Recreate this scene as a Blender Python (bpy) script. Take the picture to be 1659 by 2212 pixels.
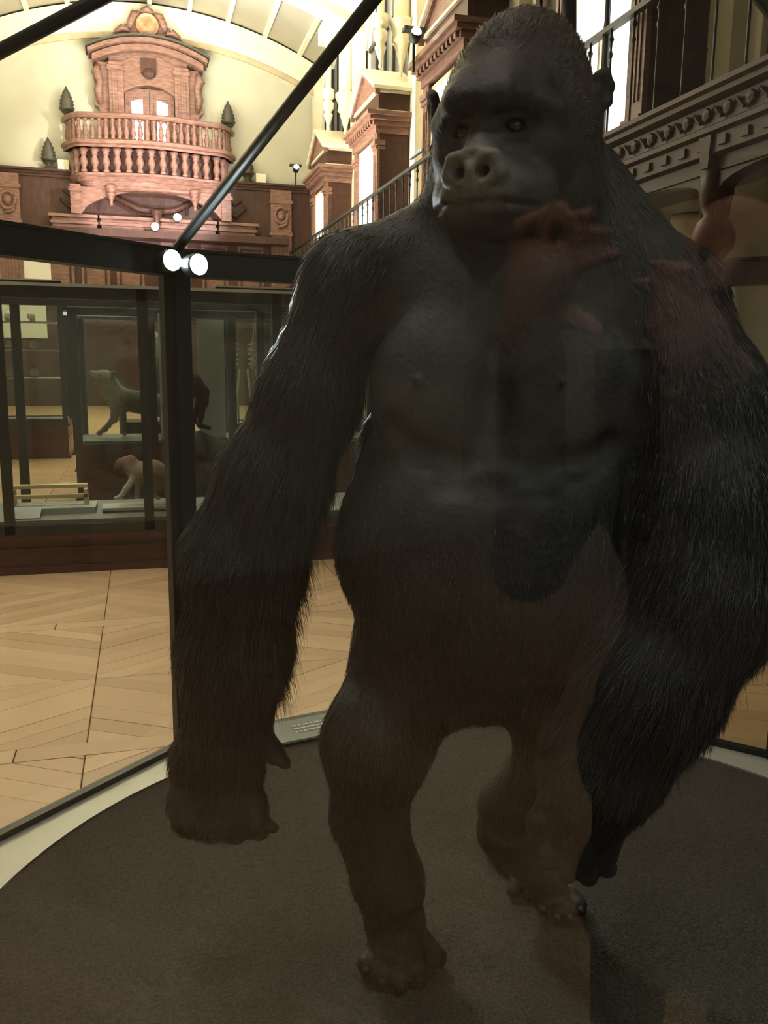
import bpy, math, random
import numpy as np
from math import pi, sin, cos, radians as R
from mathutils import Vector, Matrix, Quaternion
random.seed(7); RNG = np.random.default_rng(7)
S = bpy.context.scene; C = S.collection
for o in list(bpy.data.objects): bpy.data.objects.remove(o)

# ------------------------------------------------------------------ camera
F, CX, CY = 1850., 829.5, 1106.                      # focal length in pixels of the 1659 x 2212 frame
CAM = np.array([0., 0., 1.45])
_p = math.atan(326/F); _y = math.atan(529.5/math.hypot(F, 326)); _r = .012
FW = np.array([sin(_y)*cos(_p), cos(_y)*cos(_p), -sin(_p)])
_r0 = np.array([cos(_y), -sin(_y), 0]); _u0 = np.cross(_r0, FW)
RT = cos(_r)*_r0 + sin(_r)*_u0; UP = -sin(_r)*_r0 + cos(_r)*_u0
cam = bpy.data.cameras.new('camera'); camo = bpy.data.objects.new('camera', cam); C.objects.link(camo)
cam.sensor_fit = 'VERTICAL'; cam.sensor_height = 24; cam.sensor_width = 18; cam.lens = F/2212*24; cam.clip_start = .02; cam.clip_end = 100
camo.matrix_world = Matrix([[RT[i], UP[i], -FW[i], CAM[i]] for i in range(3)] + [[0, 0, 0, 1]])
S.camera = camo
# ------------------------------------------------------------------ world, light, exposure
w = bpy.data.worlds.new('world'); S.world = w; w.use_nodes = True
w.node_tree.nodes['Background'].inputs[0].default_value = (.25, .32, .4, 1); w.node_tree.nodes['Background'].inputs[1].default_value = .25
S.view_settings.view_transform = 'Standard'; S.view_settings.look = 'None'; S.view_settings.gamma = 1
S.view_settings.use_curve_mapping = False; S.view_settings.exposure = 0.10
S.cycles.transparent_max_bounces = 32; S.cycles.max_bounces = 4; S.cycles.diffuse_bounces = 2; S.cycles.glossy_bounces = 3; S.cycles.adaptive_threshold = .04; S.cycles.caustics_reflective = False; S.cycles.caustics_refractive = False
S.cycles.sample_clamp_indirect = 6

def area(name, loc, to, sx, sy, power, col=(1, .86, .66), spread=180):
    l = bpy.data.lights.new(name, 'AREA'); l.shape = 'RECTANGLE'; l.size = sx; l.size_y = sy; l.energy = power; l.color = col
    l.spread = R(spread)
    o = bpy.data.objects.new(name, l); C.objects.link(o); o.location = loc
    o.rotation_euler = (Vector(to)-Vector(loc)).to_track_quat('-Z', 'Y').to_euler(); return o
def spot(name, loc, to, power, ang=40, col=(1, .9, .78), r=.05, blend=.5):
    l = bpy.data.lights.new(name, 'SPOT'); l.energy = power; l.color = col; l.spot_size = R(ang); l.spot_blend = blend; l.shadow_soft_size = r
    o = bpy.data.objects.new(name, l); C.objects.link(o); o.location = loc
    o.rotation_euler = (Vector(to)-Vector(loc)).to_track_quat('-Z', 'Y').to_euler(); return o
# cornice uplights washing the vault, both sides of the hall
area('uplight_right', (4.9, 19.2, 7.9), (2.6, 19.2, 11), .5, 17, 2400, (1, .92, .78))
area('uplight_left', (-3.7, 18, 7.9), (-1.4, 18, 11), .5, 19, 2300, (1, .93, .80))
area('uplight_far', (.6, 25.2, 8.3), (.6, 28, 10.6), 7, .4, 40, (1, .91, .72))
# added fill lights over the open floor, no real fittings
area('floor_fill', (-1.2, 4.2, 9.0), (-1.2, 4.6, 0), 2.0, 5.0, 84, (1, .90, .80), 60)
area('floor_fill', (-.5, 17, 9.0), (-.5, 17, 0), 3.5, 14, 180, (1, .90, .80), 80)
area('back_fill', (.6, -.6, 5.2), (.2, -3.2, .6), 2.0, 1.0, 70, (1, .97, .90), 110)  # added light behind the camera, brightens what the front pane mirrors
area('vault_fill', (.6, 20.5, 8.4), (.6, 20.5, 11), 2.5, 11, 1250, (1, .96, .9))  # added upward fill for the vault; no chandelier hangs here
spot('hand_fill', (1.6, 4.6, 6.2), (-.06, -.02, 1.54), 950, 9, (1, .86, .72), .12)  # added beam that brightens the photographer's hands for their reflection
spot('gorilla_fill', (3.4, -2.2, 6.0), (.75, 1.4, 1.25), 190, 34, (.95, 1, .97), .25)  # pair of added front lights to shape the gorilla, lamps not seen
spot('gorilla_fill', (-2.6, -.6, 5.5), (.5, 1.5, 1.0), 110, 34, (.95, 1, .97), .25)
spot('balcony_spot', (4.3, 19.0, 6.5), (.5, 27.2, 6.6), 4300, 34, (1, .86, .90), .1)
spot('balcony_spot', (-1.2, 18.0, 2.6), (.4, 27.2, 6.2), 6500, 26, (1, .85, .90), .1)

# ------------------------------------------------------------------ materials
def newmat(n):
    m = bpy.data.materials.new(n); m.use_nodes = True
    return m, m.node_tree, m.node_tree.nodes['Principled BSDF']
def mat(n, col, rough=.5, metal=0, var=.0, scale=6, bump=0, bscale=60, stretch=(1, 1, 1), spec=.5, col2=None):
    m, t, b = newmat(n); b.inputs['Roughness'].default_value = rough; b.inputs['Metallic'].default_value = metal
    b.inputs['Specular IOR Level'].default_value = spec
    b.inputs['Base Color'].default_value = (*col, 1)
    if var or bump:
        tc = t.nodes.new('ShaderNodeTexCoord'); mp = t.nodes.new('ShaderNodeMapping'); mp.inputs['Scale'].default_value = stretch
        t.links.new(tc.outputs['Object'], mp.inputs[0])
    if var:
        nz = t.nodes.new('ShaderNodeTexNoise'); nz.inputs['Scale'].default_value = scale; nz.inputs['Detail'].default_value = 5
        t.links.new(mp.outputs[0], nz.inputs[0])
        mx = t.nodes.new('ShaderNodeMix'); mx.data_type = 'RGBA'
        c2 = col2 or tuple(c*(1-var) for c in col)
        mx.inputs[6].default_value = (*[min(1, c*(1+var*.6)) for c in col], 1); mx.inputs[7].default_value = (*c2, 1)
        rp = t.nodes.new('ShaderNodeMapRange'); rp.inputs[1].default_value = .35; rp.inputs[2].default_value = .65
        t.links.new(nz.outputs[0], rp.inputs[0]); t.links.new(rp.outputs[0], mx.inputs[0]); t.links.new(mx.outputs[2], b.inputs['Base Color'])
    if bump:
        n2 = t.nodes.new('ShaderNodeTexNoise'); n2.inputs['Scale'].default_value = bscale; n2.inputs['Detail'].default_value = 4
        bp = t.nodes.new('ShaderNodeBump'); bp.inputs['Strength'].default_value = bump; bp.inputs['Distance'].default_value = .01
        t.links.new(mp.outputs[0], n2.inputs[0]); t.links.new(n2.outputs[0], bp.inputs['Height']); t.links.new(bp.outputs[0], b.inputs['Normal'])
    return m
def emis(n, col, s):
    m, t, b = newmat(n); b.inputs['Base Color'].default_value = (.1, .1, .1, 1); b.inputs['Emission Color'].default_value = (*col, 1)
    b.inputs['Emission Strength'].default_value = s; return m
def glassmat(n, tint=(.96, .98, .97), refl=1.0):
    m, t, b = newmat(n); t.nodes.remove(b); out = t.nodes['Material Output']
    tr = t.nodes.new('ShaderNodeBsdfTransparent'); tr.inputs[0].default_value = (*tint, 1)
    gl = t.nodes.new('ShaderNodeBsdfGlossy'); gl.inputs['Roughness'].default_value = 0.01
    fr = t.nodes.new('ShaderNodeFresnel'); ge = t.nodes.new('ShaderNodeNewGeometry'); io = t.nodes.new('ShaderNodeMix'); io.inputs[2].default_value = 1.42; io.inputs[3].default_value = 1/1.42
    t.links.new(ge.outputs['Backfacing'], io.inputs[0]); t.links.new(io.outputs[0], fr.inputs[0])
    mx = t.nodes.new('ShaderNodeMixShader'); t.links.new(fr.outputs[0], mx.inputs[0]); t.links.new(tr.outputs[0], mx.inputs[1]); t.links.new(gl.outputs[0], mx.inputs[2])
    t.links.new(mx.outputs[0], out.inputs[0]); return m
def vcol(n, rough=.6, bump=0, bscale=200, spec=.4, sheen=0):
    m, t, b = newmat(n); a = t.nodes.new('ShaderNodeAttribute'); a.attribute_name = 'col'; t.links.new(a.outputs['Color'], b.inputs['Base Color'])
    b.inputs['Roughness'].default_value = rough; b.inputs['Specular IOR Level'].default_value = spec
    if bump:
        tc = t.nodes.new('ShaderNodeTexCoord'); n2 = t.nodes.new('ShaderNodeTexNoise'); n2.inputs['Scale'].default_value = bscale; n2.inputs['Detail'].default_value = 3
        bp = t.nodes.new('ShaderNodeBump'); bp.inputs['Strength'].default_value = bump; bp.inputs['Distance'].default_value = .004
        t.links.new(tc.outputs['Object'], n2.inputs[0]); t.links.new(n2.outputs[0], bp.inputs['Height']); t.links.new(bp.outputs[0], b.inputs['Normal'])
    return m
M = {}
M['cream'] = mat('cream_plaster', (.86, .81, .66), .85, var=.06, scale=1.2)
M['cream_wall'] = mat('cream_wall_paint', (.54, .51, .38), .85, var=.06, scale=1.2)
M['cream_trim'] = mat('cream_stone', (.84, .76, .54), .8, var=.08, scale=3)
M['tan_trim'] = mat('tan_moulding', (.50, .40, .24), .8, var=.1, scale=3)
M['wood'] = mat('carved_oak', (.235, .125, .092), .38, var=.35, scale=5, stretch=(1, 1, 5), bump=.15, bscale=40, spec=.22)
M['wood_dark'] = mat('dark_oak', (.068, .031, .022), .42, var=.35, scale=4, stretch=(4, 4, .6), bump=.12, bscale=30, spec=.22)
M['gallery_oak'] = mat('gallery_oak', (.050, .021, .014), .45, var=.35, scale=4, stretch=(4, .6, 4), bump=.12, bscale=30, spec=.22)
M['wood_red'] = mat('red_mahogany', (.085, .030, .020), .35, var=.3, scale=4, stretch=(1, 4, 6), bump=.1, spec=.22)
M['copper'] = mat('gilt_copper', (.50, .26, .13), .45, .2, var=.3, scale=8)
M['sub'] = mat('floor_joint', (.10, .05, .025), .9)
M['metal'] = mat('black_case_metal', (.018, .022, .022), .38, .3, spec=.6)
M['iron'] = mat('black_iron', (.02, .02, .018), .5, .3)
M['grey'] = mat('grey_painted_metal', (.52, .51, .44), .3, .2, var=.06, scale=3)
M['sand'] = mat('dark_granular_ground', (.085, .072, .052), .95, var=.4, scale=150, bump=1, bscale=300)
M['glass'] = glassmat('case_glass')
M['white_glass'] = emis('lit_white_window', (1, .97, .9), 2.6)
M['door_light'] = emis('lit_door_glass', (.93, .97, 1), 2.4)
M['led'] = emis('white_led', (.85, .97, 1), 60)
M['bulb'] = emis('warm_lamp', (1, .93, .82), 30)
M['green'] = emis('green_exit_light', (.1, .9, .3), 1.5)
M['winglass'] = mat('dusk_window_glass', (.12, .125, .12), .25)
M['board'] = mat('pale_grey_board', (.42, .44, .38), .7)
M['label'] = mat('grey_label', (.30, .32, .25), .5)
M['ink'] = mat('label_lettering', (.75, .76, .62), .6)
M['case_floor'] = mat('grey_case_floor', (.16, .165, .15), .6, var=.1)
M['bronze'] = mat('dark_bronze', (.06, .055, .035), .55, var=.3, scale=20)
M['blonde'] = mat('light_timber', (.62, .50, .27), .55, var=.2, scale=4, stretch=(1, 8, 8))
M['bone'] = mat('old_bone', (.55, .47, .33), .6, var=.3, scale=30)
M['stone'] = mat('grey_plaster', (.55, .55, .49), .8, var=.1, scale=2)
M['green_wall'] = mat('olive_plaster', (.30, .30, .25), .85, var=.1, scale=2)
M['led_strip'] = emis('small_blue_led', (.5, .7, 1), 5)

def plankmat():
    m, t, b = newmat('oak_plank'); b.inputs['Roughness'].default_value = .3; b.inputs['Specular IOR Level'].default_value = .45
    oi = t.nodes.new('ShaderNodeObjectInfo'); tc = t.nodes.new('ShaderNodeTexCoord'); mp = t.nodes.new('ShaderNodeMapping'); mp.inputs['Scale'].default_value = (3, 40, 40)
    at = t.nodes.new('ShaderNodeAttribute'); at.attribute_name = 'tone'
    nz = t.nodes.new('ShaderNodeTexNoise'); nz.inputs['Scale'].default_value = 1.5; nz.inputs['Detail'].default_value = 5
    t.links.new(tc.outputs['Object'], mp.inputs[0]); t.links.new(mp.outputs[0], nz.inputs[0])
    ad = t.nodes.new('ShaderNodeMath'); ad.operation = 'MULTIPLY_ADD'; ad.inputs[1].default_value = .3; t.links.new(nz.outputs[0], ad.inputs[0]); t.links.new(at.outputs['Fac'], ad.inputs[2])
    cr = t.nodes.new('ShaderNodeValToRGB'); e = cr.color_ramp.elements
    e[0].position = .05; e[0].color = (.36, .20, .10, 1); e[1].position = 1.1 if False else 1; e[1].color = (.66, .43, .23, 1)
    t.links.new(ad.outputs[0], cr.inputs[0]); t.links.new(cr.outputs[0], b.inputs['Base Color']); return m
M['plank'] = plankmat()

# ------------------------------------------------------------------ mesh builder
class MB:
    def __init__(s): s.v = []; s.f = []
    def add(s, v, f, m=None):
        n = len(s.v)
        if m is not None: v = [tuple(m @ Vector(p)) for p in v]
        s.v += [tuple(map(float, p)) for p in v]; s.f += [tuple(i+n for i in q) for q in f]; return s
    def box(s, x0, x1, y0, y1, z0, z1, m=None, b=0):
        if b:                                        # chamfered vertical edges and top/bottom
            c = [(x0+b, y0), (x1-b, y0), (x1, y0+b), (x1, y1-b), (x1-b, y1), (x0+b, y1), (x0, y1-b), (x0, y0+b)]
            return s.prism(c, z0, z1, m)
        v = [(x, y, z) for z in (z0, z1) for x, y in ((x0, y0), (x1, y0), (x1, y1), (x0, y1))]
        return s.add(v, [(3, 2, 1, 0), (4, 5, 6, 7), (0, 1, 5, 4), (1, 2, 6, 5), (2, 3, 7, 6), (3, 0, 4, 7)], m)
    def prism(s, pts, z0, z1, m=None):
        n = len(pts); v = [(x, y, z0) for x, y in pts] + [(x, y, z1) for x, y in pts]
        return s.add(v, [tuple(range(n-1, -1, -1)), tuple(range(n, 2*n))] + [(i, (i+1) % n, n+(i+1) % n, n+i) for i in range(n)], m)
    def lathe(s, prof, n=12, m=None, a0=0, a1=2*pi):
        full = abs(a1-a0-2*pi) < 1e-6; k = n if full else n+1
        v = [(r*cos(a0+(a1-a0)*i/n), r*sin(a0+(a1-a0)*i/n), z) for r, z in prof for i in range(k)]; f = []
        for j in range(len(prof)-1):
            for i in range(n):
                i2 = (i+1) % k
                f.append((j*k+i, j*k+i2, (j+1)*k+i2, (j+1)*k+i))
        f.append(tuple(range(k-1, -1, -1))); f.append(tuple((len(prof)-1)*k+i for i in range(k)))
        return s.add(v, f, m)
    def tube(s, pts, r, n=8, cap=True):
        pts = [Vector(p) for p in pts]; rr = r if hasattr(r, '__len__') else [r]*len(pts); V = []; Fc = []
        t0 = (pts[1]-pts[0]).normalized(); nrm = t0.orthogonal().normalized()
        for i, p in enumerate(pts):
            t = ((pts[min(i+1, len(pts)-1)]-pts[max(i-1, 0)])).normalized(); nrm = (nrm-t*nrm.dot(t)).normalized(); bn = t.cross(nrm)
            V += [tuple(p+(nrm*cos(2*pi*k/n)+bn*sin(2*pi*k/n))*rr[i]) for k in range(n)]
        for i in range(len(pts)-1):
            for k in range(n): Fc.append((i*n+k, i*n+(k+1) % n, (i+1)*n+(k+1) % n, (i+1)*n+k))
        if cap: Fc += [tuple(range(n-1, -1, -1)), tuple((len(pts)-1)*n+k for k in range(n))]
        return s.add(V, Fc)
    def sweep(s, path, prof, up=(0, 0, 1), closed=False):
        """profile (side, up) swept along a path of points; side = tangent x up"""
        P = [Vector(p) for p in path]; U = Vector(up); n = len(prof); V = []; Fc = []; L = len(P)
        for i in range(L):
            a = P[(i-1) % L] if (closed or i) else P[0]; b = P[(i+1) % L] if (closed or i < L-1) else P[-1]
            t = (b-a).normalized(); sd = t.cross(U).normalized()
            k = 1.0
            if (closed or 0 < i < L-1):
                t1 = (P[i]-a).normalized(); k = 1/max(.5, abs(t1.cross(U).normalized().dot(sd)))
            V += [tuple(P[i]+sd*x*k+U*z) for x, z in prof]
        for i in range(L if closed else L-1):
            j = (i+1) % L
            for k in range(n): Fc.append((i*n+k, i*n+(k+1) % n, j*n+(k+1) % n, j*n+k))
        if not closed: Fc += [tuple(range(n-1, -1, -1)), tuple((L-1)*n+k for k in range(n))]
        return s.add(V, Fc)
    def arcband(s, cx, y0, y1, pts_in, pts_out):
        """solid strip between two polylines (x, z), extruded from y0 to y1"""
        n = len(pts_in); V = [(x, y, z) for y in (y0, y1) for q in (pts_in, pts_out) for x, z in q]; f = []
        for i in range(n-1):
            a, b, c, d = i, i+n, i+2*n, i+3*n
            f += [(a, a+1, c+1, c), (b, d, d+1, b+1), (a, b, b+1, a+1), (c, c+1, d+1, d)]
        f += [(0, 2*n, 3*n, n), (n-1, 2*n-1, 4*n-1, 3*n-1)]
        return s.add(V, f)
    def ball(s, c, r, n=10, m=10):
        rx, ry, rz = r if hasattr(r, '__len__') else (r, r, r)
        v = [(c[0]+rx*sin(pi*j/m)*cos(2*pi*i/n), c[1]+ry*sin(pi*j/m)*sin(2*pi*i/n), c[2]+rz*cos(pi*j/m)) for j in range(1, m) for i in range(n)]
        v += [(c[0], c[1], c[2]+rz), (c[0], c[1], c[2]-rz)]; f = []
        for j in range(m-2):
            for i in range(n): f.append((j*n+i, (j+1)*n+i, (j+1)*n+(i+1) % n, j*n+(i+1) % n))
        t = n*(m-1)
        for i in range(n): f += [(t, i, (i+1) % n), (t+1, (m-2)*n+(i+1) % n, (m-2)*n+i)]
        return s.add(v, f)
def link(name, me, m, parent=None, loc=None):
    if m is not None: me.materials.append(M[m] if isinstance(m, str) else m)
    o = bpy.data.objects.new(name, me); C.objects.link(o)
    if parent is not None: o.parent = parent
    if loc is not None: o.location = loc
    return o
def build(name, mb, m, parent=None, smooth=False, off=None, kind=None):
    me = bpy.data.meshes.new(name)
    v = mb.v
    if off is not None: v = [(a-off[0], b-off[1], c-off[2]) for a, b, c in v]
    me.from_pydata(v, [], mb.f); me.update()
    if smooth: me.polygons.foreach_set('use_smooth', [True]*len(me.polygons)); 
    o = link(name, me, m, parent)
    if off is not None and parent is None: o.location = off
    if kind: o['kind'] = kind
    return o
def thing(name, label, cat, loc=(0, 0, 0), rz=0, group=None, kind=None):
    o = bpy.data.objects.new(name, None); o.empty_display_size = .1; C.objects.link(o); o.location = loc; o.rotation_euler = (0, 0, rz)
    o['label'] = label; o['category'] = cat
    if group: o['group'] = group
    if kind: o['kind'] = kind
    return o
def tag(o, label, cat, group=None):
    o['label'] = label; o['category'] = cat
    if group: o['group'] = group
    return o
def struct(name, mb, m, parent=None, smooth=False):
    o = build(name, mb, m, parent, smooth)
    if parent is None: o['kind'] = 'structure'
    return o
def copytree(o, parent=None):
    c = o.copy(); C.objects.link(c)
    if parent is not None: c.parent = parent
    for ch in list(o.children): copytree(ch, c)
    return c
def T(x=0, y=0, z=0, rz=0, rx=0, ry=0): return Matrix.Translation((x, y, z)) @ Matrix.Rotation(rz, 4, 'Z') @ Matrix.Rotation(ry, 4, 'Y') @ Matrix.Rotation(rx, 4, 'X')

# ================================================================== HALL
XR, XL, YF, YB, HX = 5.6, -4.4, 28.0, -4.2, .6
YC = [7.8, 12.7, 17.6, 22.6]                                   # near corners of the pavilions; a pier stands at each
def arcpts(hw, z0, rise, cx=HX, n=28):
    Rr = (hw*hw+rise*rise)/(2*rise); a = math.asin(hw/Rr)
    return [(cx+Rr*sin(-a+2*a*i/n), z0+rise-Rr+Rr*cos(-a+2*a*i/n)) for i in range(n+1)]
HW = (XR-XL)/2
# floor
fl = struct('floor', MB().box(XL, 12, YB, YF+1, -.12, -.012), 'sub')
def clip(poly, rect):
    x0, x1, y0, y1 = rect
    for ax, lim, sg in ((0, x0, 1), (0, x1, -1), (1, y0, 1), (1, y1, -1)):
        out = []
        for i in range(len(poly)):
            p, q = poly[i], poly[(i+1) % len(poly)]; dp = (p[ax]-lim)*sg; dq = (q[ax]-lim)*sg
            if dp >= 0: out.append(p)
            if dp*dq < 0: t = dp/(dp-dq); out.append((p[0]+(q[0]-p[0])*t, p[1]+(q[1]-p[1])*t))
        poly = out
        if len(poly) < 3: return []
    return poly
SEAM, COLW, BAND, Y0B, BW, PW = -.25, .74, 1.50, 3.26, .11, .105
planks = []
for bi in range(-5, 17):
    yb = Y0B+bi*(BAND+BW)
    for x0 in np.arange(XL, 12, 1.3):                          # border boards between the bands
        planks.append(([(x0, yb-BW), (x0+1.3, yb-BW), (x0+1.3, yb), (x0, yb)], 0))
    for ci in range(-6, 17):
        xa = SEAM+ci*COLW; xb = xa+COLW
        for half in (0, 1):
            y0 = yb+half*BAND*.46; y1 = yb+(BAND*.46 if half == 0 else BAND)
            sg = (1 if ci % 2 == 0 else -1)*(-1 if half == 0 else 1)   # planks rise away from the seam in the upper half, fall in the lower
            sl = math.tan(R(31))*sg; dy = PW/cos(R(31))
            lo = min(y0, y0-sl*COLW)-dy; k = math.ceil((y1-lo+abs(sl)*COLW)/dy)+1
            for j in range(-1, k):
                a = lo+j*dy
                q = clip([(xa, a), (xb, a+sl*COLW), (xb, a+dy+sl*COLW), (xa, a+dy)], (max(xa, XL), min(xb, 12), y0, y1))
                if len(q) >= 3 : planks.append((q, math.atan(sl)))
def area2(q): return abs(sum(q[i][0]*q[(i+1) % len(q)][1]-q[(i+1) % len(q)][0]*q[i][1] for i in range(len(q))))/2
planks = [p for p in planks if area2(p[0]) > .0003]
def seen(q):                                                   # which planks show largest: close to the camera and inside the frame
    c = np.mean(q, axis=0); v = np.array([c[0], c[1], 0])-CAM; z = v@FW
    if z < .3: return -1
    x = CX+F*(v@RT)/z; y = CY-F*(v@UP)/z
    vis = (-60 < x < 370 and 1220 < y < 1830) or (600 < x < 790 and 1180 < y < 1570) or (1540 < x < 1720 and 1380 < y < 1660)
    return (2 if vis else 1 if (-100 < x < 1750 and y < 2300 and c[1] > 2.4) else 0)/z
order = sorted(range(len(planks)), key=lambda i: -seen(planks[i][0]))
hero = set(order[:296])
def plank_mesh(q, ang, mb, tones):
    c = np.mean(q, axis=0); g = []
    for p in q: d = np.array(p)-c; l = np.linalg.norm(d); g.append(tuple(c+d*max(0, (l-.0022)/l)))
    h = RNG.uniform(-.0008, .0008); t = RNG.uniform(.18, .60)
    if sum(g[i][0]*g[(i+1) % len(g)][1]-g[(i+1) % len(g)][0]*g[i][1] for i in range(len(g))) < 0: g = g[::-1]
    n = len(g); b = .0025
    top = [tuple(np.array(p)+(c-np.array(p))/max(np.linalg.norm(c-np.array(p)), 1e-6)*b) for p in g]
    V = [(x, y, -.012) for x, y in g]+[(x, y, h-.002) for x, y in g]+[(x, y, h) for x, y in top]
    Fc = [tuple(range(2*n, 3*n))]+[(i, (i+1) % n, n+(i+1) % n, n+i) for i in range(n)]+[(n+i, n+(i+1) % n, 2*n+(i+1) % n, 2*n+i) for i in range(n)]
    mb.add(V, Fc); tones += [t]*len(V)
rest = MB(); rt = []
for i, (q, ang) in enumerate(planks):
    if i in hero:
        mb = MB(); tn = []; plank_mesh(q, ang, mb, tn); c = np.mean(q, axis=0)
        ca, sa = cos(ang), sin(ang)
        me = bpy.data.meshes.new('plank'); me.from_pydata([((x-c[0])*ca+(y-c[1])*sa, -(x-c[0])*sa+(y-c[1])*ca, z) for x, y, z in mb.v], [], mb.f)
        a = me.attributes.new('tone', 'FLOAT', 'POINT'); a.data.foreach_set('value', tn)
        o = link('plank', me, 'plank', fl, (c[0], c[1], 0)); o.rotation_euler[2] = ang
    else: plank_mesh(q, ang, rest, rt)
o = build('plank_field', rest, 'plank', fl, kind='stuff'); a = o.data.attributes.new('tone', 'FLOAT', 'POINT'); a.data.foreach_set('value', rt)

# far wall, left wall, back wall
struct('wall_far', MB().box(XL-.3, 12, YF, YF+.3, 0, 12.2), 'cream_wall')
struct('wall_left', MB().box(XL-.3, XL, YB, YF, 0, 10.6), 'cream')
struct('wall_back', MB().box(XL-.3, 12, YB-.3, YB, 0, 12.2), 'stone')
# vaulted ceiling: shell, transverse ribs, longitudinal mouldings
SI = arcpts(HW+.05, 10.3, 1.25); SO = arcpts(HW+.3, 10.45, 1.3)
ceil = struct('ceiling', MB().arcband(HX, YB, YF, SI, SO), 'cream', smooth=True)
ti = 1
for yc in [YF-.25]+[y-.6 for y in YC]+[2.6, -2.4]:
    a = arcpts(HW, 9.35, 1.2); b = arcpts(HW, 10.28, 1.23)
    mb = MB().arcband(HX, yc, yc+.62 if yc < 27 else YF, a, b)
    a2 = arcpts(HW, 9.27, 1.2); b2 = arcpts(HW, 9.36, 1.2); b3 = arcpts(HW, 9.5, 1.2)
    if yc < 27: mb.arcband(HX, yc+.12, yc+.50, a2, b2)
    struct('trim_%d' % ti, mb, 'cream_trim', smooth=False); ti += 1
    struct('trim_%d' % ti, MB().arcband(HX, yc-.07, yc-.002, a, b3), 'tan_trim'); ti += 1
mb = MB()
for i in range(2, 27, 3):
    x, z = SI[i]; mb.box(x-.06, x+.06, YB, YF, z-.09, z+.05)
struct('trim_%d' % ti, mb, 'cream_trim'); ti += 1

# right wall with tall arched windows between piers
zs, rise = 8.95, 1.15
bays = [(YC[i]+.12, YC[i+1]-.62) for i in range(3)]+[(22.72, 27.0), (2.9, 7.18)]
wall = MB(); xin, xout = XR, XR+.3
def bay_outline(a, b, n=14):
    m = (a+b)/2; h = (b-a)/2; out = [(a, 4.2), (a, zs)]
    out += [(m-h*cos(pi*i/n), zs+rise*sin(pi*i/n)) for i in range(1, n)]
    return out+[(b, zs), (b, 4.2)]
ys = sorted(bays)
prev = YB
for a, b in ys:
    wall.box(xin, xout, prev, a, 3.3, 11.8)                    # solid between the bays
    wall.box(xin, xout, a, b, 3.3, 4.2)
    o_ = bay_outline(a, b)[1:-1]
    V = [(x, y, z) for x in (xin, xout) for y, z in o_]+[(x, y, 11.8) for x in (xin, xout) for y, z in o_]; n = len(o_); f = []
    for i in range(n-1):
        f += [(i, i+1, 2*n+i+1, 2*n+i), (n+i, 3*n+i, 3*n+i+1, n+i+1), (i, n+i, n+i+1, i+1)]
    wall.add(V, f); prev = b
wall.box(xin, xout, prev, YF, 3.3, 11.8)
wall.box(9.0, 9.3, YB, YF, 0, 12)
struct('wall_right', wall, 'cream')
for wi, (a, b) in enumerate(ys):
    wn = thing('window_%d' % (wi+1), '', '', (0, 0, 0)); del wn['label']; del wn['category']; wn['kind'] = 'structure'
    o_ = bay_outline(a, b); n = len(o_)
    build('pane', MB().add([(XR+.12, y, z) for y, z in o_]+[(XR+.16, y, z) for y, z in o_], [tuple(range(n)), tuple(range(2*n-1, n-1, -1))]), 'winglass', wn)
    for k in range(1, 6):
        y = a+(b-a)*k/6; t = abs((y-(a+b)/2)/((b-a)/2)); build('mullion', MB().box(XR+.06, XR+.12, y-.04, y+.04, 4.2, zs+rise*math.sqrt(1-t*t)), 'iron', wn)
    build('transom', MB().box(XR+.06, XR+.12, a, b, 8.9, 9.0), 'iron', wn)
    # cream moulding round the arch
    pth = [(XR-.02, y, z) for y, z in o_]
    build('window_frame', MB().sweep(pth, [(-.07, -.05), (.0, -.05), (.0, .06), (-.07, .06)], up=(1, 0, 0)), 'cream_trim', wn)
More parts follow.
